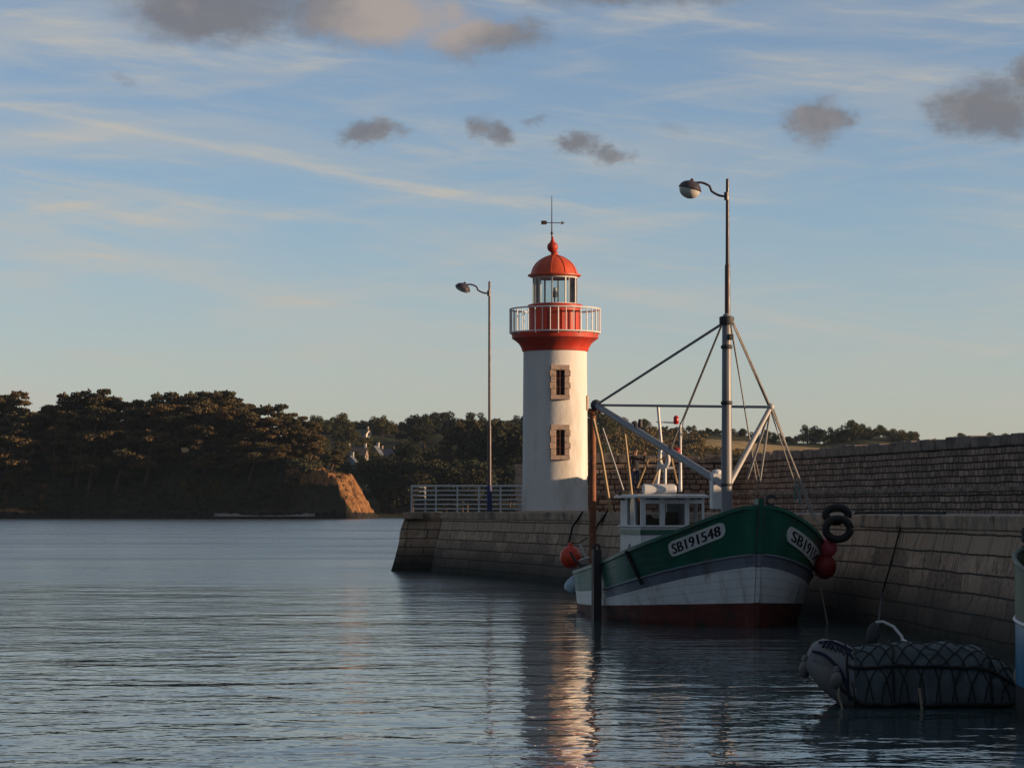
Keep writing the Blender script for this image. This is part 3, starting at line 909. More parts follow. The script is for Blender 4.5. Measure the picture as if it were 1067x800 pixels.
# registration plates
def text_mesh(body):
    cu = bpy.data.curves.new('t', 'FONT'); cu.body = body; cu.size = 1; cu.resolution_u = 4
    try: cu.space_character = 1.05
    except Exception: pass
    o = bpy.data.objects.new('t', cu); col.objects.link(o)
    dg = bpy.context.evaluated_depsgraph_get(); dg.update()
    me = bpy.data.meshes.new_from_object(o.evaluated_get(dg))
    bpy.data.objects.remove(o); bpy.data.curves.remove(cu)
    vs = [v.co.copy() for v in me.vertices]; fs = [list(p.vertices) for p in me.polygons]
    bpy.data.meshes.remove(me)
    x0 = min(v.x for v in vs); x1 = max(v.x for v in vs); y0 = min(v.y for v in vs); y1 = max(v.y for v in vs)
    return [((v.x - x0) / (x1 - x0), (v.y - y0) / (y1 - y0)) for v in vs], fs
def find_q(px, side, dz):
    lo, hi = .3, .995
    best = None
    for k in range(400):
        q = lo + (hi - lo) * k / 399
        x = to_px(L2W(H.P(q, zs(q) - dz, side)))[0]
        if best is None or abs(x - px) < best[0]: best = (abs(x - px), q)
    return best[1]
def plate(side, qa, qb, dz, hgt):
    """qa = where the text begins as read from outside"""
    # arc-length table so that letters keep an even width on the curved bow
    tab = [(0, qa)]; 
    for k in range(1, 61):
        q = qa + (qb - qa) * k / 60
        tab.append((tab[-1][0] + (H.P(q, zs(q) - dz, side) - H.P(tab[-1][1], zs(tab[-1][1]) - dz, side)).length, q))
    Ltot = tab[-1][0]
    def qof(u):
        s_ = u * Ltot
        for k in range(60):
            if tab[k + 1][0] >= s_ - 1e-9:
                f = (s_ - tab[k][0]) / max(1e-9, tab[k + 1][0] - tab[k][0]); return tab[k][1] + (tab[k + 1][1] - tab[k][1]) * f
        return qb
    def pt(u, v, out):
        q = qof(min(1, max(0, u))); z = zs(q) - dz + (v - .5) * hgt
        return H.P(q, z, side) + H.N(q, z, side) * out
    asp = Ltot / hgt; r = .5 / asp
    def slab(mb, o0, o1, grow):
        cols = []
        nu = 40
        for k in range(nu + 1):
            u = k / nu
            e = min(u, 1 - u); hv = .5 if e >= r else .5 * (.35 + .65 * math.sqrt(max(0, 1 - ((r - e) / r) ** 2)))
            hv += grow
            cols.append([(pt(u, .5 + hv * w, o1)) for w in (-1, -.5, 0, .5, 1)] + [(pt(u, .5 + hv * w, o0)) for w in (1, -1)])
        vs = [p for c in cols for p in c]; K = 7
        fs = []
        for k in range(nu):
            for j in range(K): fs.append((k * K + j, (k + 1) * K + j, (k + 1) * K + (j + 1) % K, k * K + (j + 1) % K))
        fs.append(tuple(range(K))); fs.append(tuple(nu * K + j for j in range(K)))
        mb.add(vs, fs)
    mb = MB(); slab(mb, -.01, .022, 0)
    pl_ = mb.build('registration_plate', M['plate_white'], boat, local=True)
    tv, tf = text_mesh('SB191548')
    mb = MB()
    vs = [pt(.075 + .85 * u, .17 + .66 * v, .027) for u, v in tv]
    mb.add(vs, tf)
    # stroke weight: repeat slightly shifted, as thick painted letters
    vs = [pt(.075 + .85 * u + .008, .17 + .66 * v, .0275) for u, v in tv]; mb.add(vs, tf)
    vs = [pt(.075 + .85 * u - .008, .17 + .66 * v, .0265) for u, v in tv]; mb.add(vs, tf)
    mb.build('lettering', M['letter_black'], pl_, local=True)
plate(-1, find_q(698, -1, .29), find_q(755, -1, .29), .29, .31)
qa, qb = find_q(822, 1, .36), find_q(850, 1, .36)
def silhouette():
    b = max((to_px(L2W(H.P(k / 200, zs(k / 200), 1)))[0], k / 200) for k in range(60, 200)); return b
sil = silhouette(); print('port silhouette', sil, 'stern', to_px(L2W(H.P(0, .5, -1))), 'stem', to_px(L2W(H.P(1, zs(1), 1))))
# lay the port plate the same length as the other, forward of the widest point
print([(round(k / 100, 2), round(to_px(L2W(H.P(k / 100, zs(k / 100) - .37, 1)))[0])) for k in range(76, 100)])
q1 = min((abs(to_px(L2W(H.P(k / 1000, zs(k / 1000) - .37, 1)))[0] - 820), k / 1000) for k in range(880, 999))[1]
q0 = min((abs(to_px(L2W(H.P(k / 1000, zs(k / 1000) - .37, 1)))[0] - 852), k / 1000) for k in range(800, 999))[1]
plate(1, q1, q0, .37, .33)

# mast
MX = 2.85; mp = lambda py: EYE + (HY - py) / (F / 58.17)
mb = MB()
mb.lathe((MX, 0, 0), [(.12, zs(.77) - .6), (.118, mp(500)), (.105, mp(420)), (.098, mp(332)), (.07, mp(328)), (.001, mp(327))], 20)
mb.build('mast', M['mast_grey'], boat, smooth=True, local=True)
mb = MB(); mb.lathe((MX, 0, 0), [(.15, mp(339)), (.16, mp(338)), (.16, mp(331)), (.10, mp(330))], 16)
mb.build('mast_cap', M['iron'], boat, smooth=True, local=True)
for py in (362, 420, 505):
    mb = MB(); mb.lathe((MX, 0, 0), [(.11, mp(py + 2.2)), (.128, mp(py + 1)), (.128, mp(py - 1)), (.10, mp(py - 2.2))], 16)
    mb.build('mast_band', M['iron'], boat, smooth=True, local=True)
mb = MB(); mb.box((MX + .12, .05, mp(352)), (.14, .12, .12)); mb.build('mast_light', M['iron'], boat, local=True, bevel=.02)
MT = Vector((MX, 0, mp(335)))
E1 = bat(621, 422, 65.4); E2 = bat(803, 424, 58.6); MF = Vector((MX, 0, mp(507)))
MFr = Vector((MX, 0, mp(504)))
mb = MB(); mb.tube([E1, MF], [.075, .085], 12); 
mb.build('derrick_boom', M['mast_grey'], boat, smooth=True, local=True)
for u in (.33, .60):
    mb = MB(); q = E1.lerp(MF, u); mb.box(q + Vector((0, 0, .10)), (.10, .08, .14)); mb.build('boom_cleat', M['iron'], boat, local=True, bevel=.015)
mb = MB(); q = E1.lerp(MF, 0); mb.sphere(q, .14, n=10); mb.torus(q + Vector((0, 0, -.16)), .07, .02)
mb.build('boom_end', M['iron'], boat, smooth=True, local=True)
mb = MB(); mb.tube([E2, MFr + Vector((0, .06, 0))], [.055, .065], 10); mb.tube([E2, bat(779, 498, 60.3)], .03, 8); mb.tube([E2, bat(792, 500, 60.0)], .025, 8)
mb.sphere(E2, .09, n=10)
mb.build('short_derrick', M['mast_silver'], boat, smooth=True, local=True)
mb = MB(); mb.tube([E1, E2], .03, 8)
mb.build('spreader_rod', M['mast_grey'], boat, smooth=True, local=True)
mb = MB()
q1_ = bat(851, 543, 59.3)
for a_, b_, r_ in ((MT, E1, .030), (MT + Vector((.1, .1, 0)), E2, .024), (MT + Vector((.1, .12, -.1)), E2 + Vector((0, -.06, .05)), .018)):
    mb.tube([a_, b_], r_, 6)
for a_, b_, r_ in ((E2, q1_, .022), (E2 + Vector((0, .05, 0)), bat(846, 538, 59.4), .016), (E2 + Vector((0, -.03, 0)), bat(838, 532, 59.6), .014)):
    mb.tube([a_, b_], r_, 6)
mb.tube([MT + Vector((0, -.08, 0)), bat(707, 447, 63.6), bat(690, 492, 64.0)], .016, 6)
mb.tube([MT + Vector((-.05, -.05, 0)), bat(712, 438, 63.2), bat(709, 470, 63.6)], .014, 6)
mb.tube([MT + Vector((0, .1, -.1)), bat(790, 512, 60.6)], .016, 6)
mb.tube([MT + Vector((0, .1, -.2)), bat(780, 450, 60.2), bat(797, 520, 61)], .010, 6)
mb.build('rigging', M['wire'], boat, smooth=True, local=True)
mb = MB()
mb.torus(bat(829, 512, 59.7), .13, .016, M=Matrix.Rotation(R(20), 3, 'Y') @ Matrix.Diagonal(Vector((.6, 1, 1.5))), n=18, k=6)
mb.torus(bat(833, 516, 59.6), .12, .014, M=Matrix.Rotation(R(-15), 3, 'Y') @ Matrix.Diagonal(Vector((.5, 1, 1.6))), n=18, k=6)
mb.build('hanging_rope', M['rope_green'], boat, smooth=True, local=True)

# stern gallows post and spars
sp = bat(617.5, 560, 65.5)
mb = MB(); mb.tube([Vector((sp.x, sp.y, .6)), bat(617.5, 430, 65.5)], [.09, .085], 12); 
mb.tube([bat(613, 428, 65.5), bat(626, 428, 65.5)], .06, 8)
mb.build('gallows_post', M['rust_wood'], boat, smooth=True, local=True)
mb = MB(); mb.tube([bat(618, 436, 65.3), bat(626, 470, 65.3), bat(637, 536, 65.3)], .04, 8)
mb.build('fishing_spar', M['spar_wood'], boat, smooth=True, local=True)
mb = MB(); mb.tube([bat(651, 452, 64.9), bat(658, 514, 64.9), bat(659, 545, 64.9)], [.03, .038, .04], 8); mb.build('fishing_spar', M['spar_wood'], boat, smooth=True, local=True)
mb = MB(); mb.tube([bat(628, 446, 65.2), bat(650, 512, 65.0), bat(652, 530, 65.0)], .022, 8); mb.build('fishing_spar', M['mast_silver'], boat, smooth=True, local=True)

# wheelhouse
wx0, wx1, wy0, wy1 = -4.5, -2.4, -.62, .92
whz = lambda py: EYE + (HY - py) / (F / 63.2)
ZB, ZS, ZR = 1.0, whz(549), whz(518.5)
mb = MB()
mb.box(((wx0 + wx1) / 2, (wy0 + wy1) / 2, (ZB + ZS) / 2), (wx1 - wx0, wy1 - wy0, ZS - ZB))
wh = mb.build('wheelhouse', M['boat_white'], boat, local=True, bevel=.015)
mb = MB()
for s_ in (wy0 - .012, wy1 + .012): mb.box(((wx0 + wx1) / 2, s_, ZS - .12), (wx1 - wx0 + .05, .02, .12))
mb.box((wx1 + .012, (wy0 + wy1) / 2, ZS - .12), (.02, wy1 - wy0 + .04, .12))
mb.build('green_stripe', M['green_hull'], wh, local=True)
mb = MB()
mb.box(((wx0 + wx1) / 2, (wy0 + wy1) / 2, ZS + .02), (wx1 - wx0 + .10, wy1 - wy0 + .10, .05))
mb.build('window_sill', M['boat_white'], wh, local=True, bevel=.01)
mb = MB(); zc = (ZS + ZR) / 2 + .02; zh = ZR - ZS - .05
for yy, w in ((wy0 + .06, .12), (wy0 + .52, .13), (wy1 - .42, .11), (wy1 - .03, .06)):
    mb = MB(); mb.box((wx1 - .04, yy, zc), (.08, w, zh)); mb.build('window_post', M['boat_white'], wh, local=True, bevel=.008)
for xx, w in ((wx0 + .35, .70), (-3.05, .10)):
    for yy in (wy0 + .04, wy1 - .04):
        mb = MB(); mb.box((xx, yy, zc), (w, .079, zh)); mb.build('window_post', M['boat_white'], wh, local=True, bevel=.008)
mb = MB(); mb.box((wx0 + .04, (wy0 + wy1) / 2 - .5, zc), (.075, .5, zh - .01)); mb.build('back_panel', M['boat_white'], wh, local=True)
mb = MB(); mb.box((wx0 + .04, wy1 - .2, zc), (.075, .4, zh - .01)); mb.build('back_panel', M['boat_white'], wh, local=True)
mb = MB(); mb.box((wx1 - .04, (wy0 + wy1) / 2, ZR - .09), (.075, wy1 - wy0 - .02, .10))
mb.build('window_head', M['boat_white'], wh, local=True, bevel=.008)
mb = MB()
mb.box((wx1 - .045, (wy0 + wy1) / 2, zc), (.012, wy1 - wy0 - .1, zh)); 
mb.build('windscreen', M['boat_glass'], wh, local=True)
mb = MB(); mb.box(((wx0 + wx1) / 2, wy0 + .045, zc), (wx1 - wx0 - .2, .012, zh)); mb.build('side_pane', M['boat_glass'], wh, local=True)
mb = MB(); mb.box((wx1 - .5, -.1, ZS + .12), (.5, .9, .18)); mb.box((wx1 - .45, .25, ZS + .26), (.25, .25, .2)); mb.sphere((wx1 - .3, -.35, ZS + .2), .1, n=10)
mb.build('console', M['boat_dark'], wh, local=True, bevel=.01)
# roof: thin slab with rounded front
mb = MB(); vs = []; npt = 20
out = [(wx0 - .15, wy0 - .12)] + [(wx1 + .02 + .30 * math.sin(PI * k / npt), wy0 - .10 + (wy1 - wy0 + .2) * k / npt) for k in range(npt + 1)] + [(wx0 - .15, wy1 + .12)]
nn = len(out)
vs = [(x, y, ZR) for x, y in out] + [(x, y, ZR + .05) for x, y in out] + [((x - (wx0 + wx1) / 2) * .93 + (wx0 + wx1) / 2, y * .92 - .005, ZR + .085) for x, y in out]
fs = [tuple(range(nn))[::-1], tuple(2 * nn + k for k in range(nn))]
for k in range(nn):
    k2 = (k + 1) % nn
    fs += [(k, k2, nn + k2, nn + k), (nn + k, nn + k2, 2 * nn + k2, 2 * nn + k)]
mb.add(vs, fs); mb.build('roof', M['boat_white'], wh, local=True)
# roof gear
rz = ZR + .09
mb = MB()
c = bat(687, 510, 63.6)
mb.tube([c + Vector((0, -.40, 0)), c + Vector((0, -.38, 0)), c + Vector((0, .36, 0)), c + Vector((0, .40, 0))], [.09, .135, .135, .09], 16)
raft = mb.build('liferaft_canister', M['boat_white'], boat, smooth=True, local=True)
mb = MB()
for k in (-.2, .03, .25): mb.torus(c + Vector((0, k, 0)), .138, .012, M=Matrix.Rotation(R(90), 3, 'Z'), n=16, k=6)
mb.build('straps', M['rust_wood'], raft, smooth=True, local=True)
mb = MB(); mb.box(bat(650.5, 515.5, 64.8), (.35, .26, .24)); mb.build('exhaust_box', M['boat_dark'], boat, local=True, bevel=.03)
mb = MB(); q = bat(693, 505, 63.7); mb.tube([q, bat(693, 488, 63.7)], .04, 8); mb.tube([bat(686, 487.5, 63.7), bat(702, 487.5, 63.7)], .03, 8); mb.build('radar_post', M['boat_white'], boat, smooth=True, local=True)
mb = MB(); mb.torus(bat(692, 479, 63.7), .155, .055, M=Matrix.Rotation(R(25), 3, 'Z') @ Matrix.Rotation(R(18), 3, 'Y'), n=26, k=10, a0=-160, a1=120); mb.build('searchlight_ring', M['boat_white'], boat, smooth=True, local=True)
mb = MB()
for a_, b_, r_ in (((684, 512, 64.2), (689, 462, 64.2), .05), ((689, 462, 64.2), (685.5, 423, 64.2), .035)):
    mb.tube([bat(*a_), bat(*b_)], r_, 8)
mb.tube([bat(684, 439.5, 64.2), bat(706, 440.5, 64.2)], .02, 6)
mb.build('signal_mast', M['boat_white'], boat, smooth=True, local=True)
mb = MB(); q = bat(704.5, 437.5, 64.2); mb.lathe((q.x, q.y, q.z - .10), [(.05, 0), (.065, .02), (.065, .16), (.04, .2), (.001, .21)], 12); mb.build('red_light', M['red_light'], boat, smooth=True, local=True)
mb = MB(); q = bat(667, 440, 64.6); mb.lathe((q.x, q.y, q.z - .12), [(.05, 0), (.06, .02), (.05, .17), (.03, .2)], 10); mb.tube([q + Vector((0, 0, -.14)), E1.lerp(MF, .34)], .012, 6); mb.build('deck_lamp', M['iron'], boat, smooth=True, local=True)
mb = MB(); mb.tube([bat(709, 512, 63.4), bat(709, 440, 63.4)], [.045, .02], 8); mb.build('antenna_mast', M['boat_white'], boat, smooth=True, local=True)
mb = MB(); q = bat(704, 470, 63.4); mb.sphere(q, .13, (1.2, 1, .8), n=12); mb.build('red_float', M['red_buoy'], boat, smooth=True, local=True)
mb = MB()
for a_, b_ in (((676, 478), (664, 508)), ((688, 485), (680, 504)), ((700, 478), (706, 504)), ((677, 478), (682, 478)), ((672, 480), (690, 478))):
    mb.tube([bat(*a_, 64.0), bat(*b_, 64.0)], .022, 6)
mb.build('roof_frame', M['spar_wood'], boat, smooth=True, local=True)
# white upright locker next to mast
mb = MB(); q = bat(747, 512, 58.6)
mb.box(q, (.26, .27, .78)); mb.sphere(q + Vector((0, 0, .40)), .13, (1, 1, .7), n=12)
mb.build('white_locker', M['boat_white'], boat, local=True, bevel=.04)
# winch and deck clutter at the stern
mb = MB()
q = bat(614, 598, 65.9); mb.tube([q + Vector((0, -.2, .10)), q + Vector((0, .9, .10))], .16, 12); mb.box(q + Vector((0, .1, -.05)), (.5, .3, .35)); mb.box(q + Vector((.3, .7, 0)), (.5, .6, .5))
mb.tube([q + Vector((0, -.1, .1)), q + Vector((-.1, -.35, .35)), q + Vector((-.1, -.45, .55))], .03, 6)
mb.build('winch', M['iron'], boat, smooth=True, local=True)
mb = MB(); mb.tube([bat(604, 584, 66.2), bat(612, 581, 65.9), bat(624, 579, 65.0)], .03, 8); mb.tube([bat(604, 566, 65.9), bat(610, 580, 65.9)], .022, 6)
mb.build('stern_rail', M['galv'], boat, smooth=True, local=True)
# black strap over the starboard side
mb = MB(); 
qq = find_q(656, -1, 0); pts = [bat(650, 522, 64.7), bat(662, 550, 64.2)] + [H.P(qq - .01 + .03 * k / 6, zs(qq) - .12 * k, -1) + H.N(qq, zs(qq) - .12 * k, -1) * .035 for k in range(0, 7)]
pts = pts[2:]
mb.tube(pts, .04, 6)
mb.build('side_strap', M['black_rubber'], boat, smooth=True, local=True)
mb = MB()
mb.tube([bat(652, 522, 64.9), bat(662, 548, 64.4), bat(656, 560, 64.2)], .014, 6); mb.tube([bat(664, 552, 64.3), bat(655, 570, 64.0)], .016, 6)
mb.build('side_chain', M['iron'], boat, smooth=True, local=True)

# ------------------------------------------------------------------ fenders, buoys and moorings near the boat
q = at(594.5, 580.5, 66.6)
mb = MB(); mb.sphere(q, .27, (1, 1, 1.06), n=24); mb.lathe((q.x, q.y, q.z + .24), [(.10, 0), (.07, .06), (.06, .12), (.02, .13)], 12)
ob = mb.build('buoy', M['orange_buoy'], smooth=True); tag(center_origin(ob), 'round orange buoy hung off the stern of the green fishing boat', 'buoy')
mb = MB(); mb.tube([q + Vector((0, 0, .36)), at(603, 566, 66.3), at(612, 560, 65.6)], .014, 6)
tag(center_origin(mb.build('buoy_line', M['rope_dark'], smooth=True)), 'short dark line holding the orange buoy to the stern', 'rope')
q = at(598, 609, 66.7)
Mr = Matrix.Rotation(R(-35), 3, 'Y')
mb = MB(); mb.lathe(q, [(.001, -.22), (.16, -.20), (.21, -.10), (.20, .02), (.12, .22), (.07, .32), (.05, .36), (.001, .37)], 20, M=Matrix.Rotation(R(28), 3, 'Y'))
tag(center_origin(mb.build('fender', M['blue_fender'], smooth=True)), 'pear-shaped pale blue fender beside the stern corner at the waterline', 'fender')
# timber fender: heavy dark plank hanging against the starboard quarter
qv = find_q(627, -1, .4)
lo, hi = .0, .5
qv = min(((abs(to_px(L2W(H.P(k / 400, .6, -1)))[0] - 629), k / 400) for k in range(0, 240)))[1]
pw = L2W(H.P(qv, .75, -1) + Vector((0, -.15, 0)))
mb = MB(); zt_ = EYE + (HY - 572) / F * pw.y
mb.box((pw.x, pw.y, (zt_ - .45) / 2), (.25, .18, zt_ + .45), A - R(90)); mb.torus((pw.x, pw.y, zt_ + .04), .07, .03, M=Matrix.Rotation(R(10), 3, 'Z'))
tag(center_origin(mb.build('timber_fender', M['wet_timber'], bevel=.02)), 'dark upright timber fender hanging into the water against the green hull', 'fender')
for (px, py, r, mm, lab) in ((862.5, 570, .205, 'pink_buoy', 'upper pink round buoy between the boat bow and the quay wall'), (859.5, 590, .25, 'red_buoy', 'lower dark red buoy hung under the pink one at the bow')):
    q = at(px, py, 57.6)
    mb = MB(); mb.sphere(q, r, (1, 1, 1.08), n=24); mb.lathe((q.x, q.y, q.z + r), [(.06, 0), (.05, .05), (.02, .07)], 10)
    tag(center_origin(mb.build('buoy', M[mm], smooth=True)), lab, 'buoy', 'buoys at the boat bow')
mb = MB(); mb.tube([at(852, 541, 57.9), at(853.5, 570, 57.75), at(854.5, 610, 57.6), at(862, 648, 57.3), at(863, 662, 57.2)], .016, 6)
tag(center_origin(mb.build('mooring_line', M['rope'], smooth=True)), 'thin pale rope trailing from the bow rail past the red buoys into the water', 'rope')
# black rope rings on the quay edge
for (px, py, rx, rzz, r, lab) in ((872, 536, .24, .15, .085, 'upper flattened loop of thick black hose lying on the quay edge'), (873, 551, .26, .22, .085, 'round black hose ring hanging below the quay edge near the bow')):
    q = at(px, py, 57.35 if rzz > .2 else 57.6)
    mb = MB(); mb.torus(q, 1, r, M=Matrix.Diagonal(Vector((rx, .2, rzz))), n=32, k=10, a0=0 if rzz > .2 else -20, a1=360 if rzz > .2 else 290)
    tag(center_origin(mb.build('hose_ring', M['black_rubber'], smooth=True)), lab, 'hose ring', 'black hose rings on the quay')
# mooring lines over the quay face
def quay_pt(px, z, out=.06):
    best = None
    for i in range(len(QP)):
        o = .5 * max(0, min(1, z / 2.1)) - out
        p = QP[i] + QN[i] * o
        x = to_px((p.x, p.y, z))[0]
        if p.y > 20 and (best is None or abs(x - px) < best[0]): best = (abs(x - px), p)
    return Vector((best[1].x, best[1].y, z))
mb = MB(); top_ = quay_pt(880, DECK + .05, .1)
pts = [top_ + Vector((-.05, 0, -.25)), quay_pt(893, DECK + .03, -.25), quay_pt(930, DECK + .04, -.5), quay_pt(980, DECK + .04, -.45)]
mb.tube(pts, .03, 6)
tag(center_origin(mb.build('mooring_line', M['rope_dark'], smooth=True)), 'black rope lying along the quay coping from the hose rings', 'rope')
mb = MB(); a_ = quay_pt(938, DECK + .03, .02); b_ = quay_pt(936, 2.05, .04)
mb.tube([quay_pt(946, DECK + .03, -.3), a_, b_, quay_pt(928, 1.4, .06), quay_pt(918, .75, .1), at(913, 664, 36.5)], .020, 6)
tag(center_origin(mb.build('mooring_line', M['rope_dark'], smooth=True)), 'dark rope running down the quay wall to the netted dinghy', 'rope')
for (pa, pb, lab) in ((608, 588, 'left one of two dark slanting lines on the quay wall at the stern'), (634, 612, 'right one of two dark slanting lines on the quay wall at the stern')):
    mb = MB(); p1_ = quay_pt(pa, DECK + .02, .03); p2_ = quay_pt((pa + pb) / 2, 1.9, .05); p3_ = quay_pt(pb, .9, .07)
    mb.tube([p1_, p2_, p3_], .035, 6)
    tag(center_origin(mb.build('mooring_line', M['rope_dark'], smooth=True)), lab, 'rope', 'mooring lines at the stern')

# ------------------------------------------------------------------ covered inflatable dinghy
DX, DY = 5.08, 34.0
dg_ = thing('inflatable_dinghy', 'inflatable dinghy under a grey tarpaulin lashed with a dark diamond net', 'dinghy', (DX, DY, 0), R(-4))
DL = 1.34
def wdt(x):      # half width along its length
    u = x / DL
    if u < -.35: return .66 * max(.0, 1 - ((-u - .35) / .68) ** 2.2) ** .5
    return .66 * max(0, 1 - (max(0, u - .55) / .50) ** 2.6) ** .55
def hgt(x):
    u = x / DL
    pts = [(-1, .62), (-.95, .74), (-.85, .80), (-.72, .78), (-.60, .71), (-.50, .72), (-.35, .77), (-.1, .78), (.3, .77), (.55, .74), (.72, .64), (.88, .46), (.97, .30), (1, .18)]
    for (a, ha), (b, hb_) in zip(pts, pts[1:]):
        if u <= b: return ha + (hb_ - ha) * max(0, (u - a)) / (b - a)
    return .18
def lift(x):
    u = x / DL; return .40 * sstep(-.45, -1.02, u) if u < -.45 else 0
def dsurf(x, ph, out=0):
    """tarp surface: ph 0 (far gunwale) .. 180 (near side)"""
    w, h_ = wdt(x), hgt(x)
    c, s_ = math.cos(R(ph)), math.sin(R(ph))
    sg = lambda v, e: math.copysign(abs(v) ** e, v)
    y = (w + out) * sg(c, .62); zl = .05 + lift(x); z = zl + (h_ - zl + out) * sg(s_, .50)
    z += .03 * noise.noise(Vector((x * 4, ph * .05, 1))) + .014 * noise.noise(Vector((x * 11, ph * .09, 2))); y += .035 * noise.noise(Vector((x * 5, ph * .07, 5))) + .016 * noise.noise(Vector((x * 13, ph * .10, 6)))
    return Vector((x, -y if False else y, z))
nx, nphi = 56, 28
def patch(x0, x1, ph0, ph1, out=0, nx=nx, nphi=nphi):
    mb = MB(); vs = []; fs = []
    for i in range(nx + 1):
        x = x0 + (x1 - x0) * i / nx
        for j in range(nphi + 1): vs.append(dsurf(x, ph0 + (ph1 - ph0) * j / nphi, out))
    for i in range(nx):
        for j in range(nphi): fs.append((i * (nphi + 1) + j, i * (nphi + 1) + j + 1, (i + 1) * (nphi + 1) + j + 1, (i + 1) * (nphi + 1) + j))
    mb.add(vs, fs); return mb
patch(-.80, DL - .002, 0, 180).build('tarpaulin', M['tarp'], dg_, smooth=True, local=True)
patch(-DL + .002, -.78, 0, 180, .012).build('bow_cover', M['white_fabric'], dg_, smooth=True, local=True)
# buoyancy tube under the cover
mb = MB()
outl = [Vector((x, max(.02, wdt(x) - .27), .14 + lift(x))) for x in [DL * (-1 + 2 * k / 40) * .97 for k in range(41)]]
loop = outl + [Vector((p.x, -p.y, p.z)) for p in reversed(outl)] + [outl[0]]
mb.tube(loop, [.10 + .135 * sstep(1.30, .85, abs(p.x)) for p in loop], 12); mb.build('buoyancy_tube', M['tube_grey'], dg_, smooth=True, local=True)
# near tube band pale patch at the bow
mb = MB()
for ang in range(0, 1): pass
outn = [Vector((x, -max(.02, wdt(x) - .24), .16 + lift(x))) for x in [-DL * .93 + .05 * k for k in range(12)]]
mb.tube(outn, [.16 + .08 * min(1, k / 4) for k in range(12)], 12); mb.build('bow_tube', M['white_fabric'], dg_, smooth=True, local=True)
# net: two families of cords on the tarp surface
mb = MB()
for fam in (1, -1):
    for k in range(-14, 30):
        pts = []
        for j in range(0, 25):
            ph = 30 + 150 * j / 24
            x = -.80 + k * .21 + fam * (ph - 90) / 150 * .78
            if -.80 <= x <= DL - .05: pts.append(dsurf(x + .02 * math.sin(ph * .11 + k), ph, .012))
            elif len(pts) > 1: mb.tube(pts, .0075, 5); pts = []
            else: pts = []
        if len(pts) > 1: mb.tube(pts, .0075, 5)
mb.build('net', M['net_cord'], dg_, smooth=True, local=True)
mb = MB()
mb.tube([dsurf(x, 157, .022) for x in [-.85 + .06 * k for k in range(36)]], .022, 6)
mb.tube([dsurf(x, 180, .03) for x in [-1.0 + .06 * k for k in range(38)]], .022, 6)
for x in (-.86, -.30, .9):
    mb.tube([dsurf(x + .01 * math.sin(j), j * 9, .02) for j in range(0, 21)], .014, 5)
mb.build('lashing', M['rope_dark'], dg_, smooth=True, local=True)
mb = MB()
zz = [dsurf(-1.16 + .052 * k, 128 + (15 if k % 2 else -13), .028) for k in range(8)]
mb.tube(zz, .015, 6)
zz = [dsurf(-1.16 + .052 * k, 128 - (15 if k % 2 else -13), .03) for k in range(8)]
mb.tube(zz, .015, 6)
mb.tube([dsurf(-1.20 + .05 * k, 112, .028) for k in range(9)], .016, 6)
mb.tube([dsurf(-1.28 + .05 * k, 150 + 3.4 * k, .03) for k in range(10)], .02, 6)
mb.build('bow_lacing', M['navy_rope'], dg_, smooth=True, local=True)
for (x, ph, z) in ((-1.33, 150, .44), (-1.05, 168, .34)):
    p = dsurf(x, ph, .09); p.z = z
    if x < -1.3: p = Vector((-1.37, -.06, z))
    if -1.3 < x < -1.2: p = Vector((-1.29, -.36, z))
    if x > -1.1: p = Vector((-1.0, -.66, z))
    mb = MB(); mb.sphere(p, .078, (.95, .95, 1.45), n=16, M=Matrix.Rotation(R(20), 3, 'X')); mb.lathe(p + Vector((0, 0, .12)), [(.04, 0), (.03, .05), (.001, .06)], 8)
    mb.build('bow_fender', M['fender_white'], dg_, smooth=True, local=True)
mb = MB(); mb.tube([(-.95, -.60, .45), (-.98, -.69, .15), (-.9, -.70, -.1)], .016, 6); mb.build('trailing_line', M['rope'], dg_, smooth=True, local=True)
mb = MB(); mb.tube([(.02, -.66, .25), (.05, -.70, .0), (.08, -.72, -.15)], .02, 6); mb.build('trailing_line', M['rope'], dg_, smooth=True, local=True)
# curved handle and paddle blade on top
q0_ = (-.30, .05, .80)
mb = MB(); mb.tube([(-.12, -.05, .75), (-.15, 0, .86), (-.25, .05, .98), (-.38, .08, 1.04), (-.47, .10, 1.03)], [.016, .02, .02, .018, .016], 8); mb.sphere((-.12, -.05, .78), .045, n=8)
mb.build('hoop_handle', M['galv'], dg_, smooth=True, local=True)
mb = MB(); mb.sphere((-.50, .10, .88), .15, (.55, .3, 1), n=16, M=Matrix.Rotation(R(8), 3, 'Y')); mb.build('paddle_blade', M['tube_grey'], dg_, smooth=True, local=True)

# ------------------------------------------------------------------ blue boat cropped by the right edge
BB = Vector((6.37, 32.9, 0)); ang = math.atan2(4.9, -.9)      # bow points away from the viewer
zs2 = lambda q: 1.55 + .45 * q * q
H2 = Hull(5.0, .02, zs2, lambda q: .85 * (1 - .15 * (1 - q)) * max(0, 1 - max(0, (q - .45) / .55) ** 2.0) ** .6, lambda q: .83 * (1 - .15 * (1 - q)) * max(0, 1 - max(0, (q - .45) / .55) ** 2.0) ** .6)
d_ = Vector((math.cos(ang), math.sin(ang), 0)); orig = BB - d_ * 2.55
b2 = thing('small_boat', 'small blue and olive wooden boat cut off by the right edge', 'boat', orig, ang)
mb = MB(); q2 = H2.shell(mb, [lambda q: -.5, lambda q: 0, lambda q: .30 + .12 * q, lambda q: .95 + .24 * q, zs2], 24, 2)
mb.build('hull', [M['boat_dark'], M['boat_dark'], M['blue_paint'], M['olive_paint']], b2, smooth=True, local=True)
mb = MB()
for side in (-1, 1):
    mb.tube([H2.P(q, .95 + .24 * q, side) for q in q2], .028, 6)
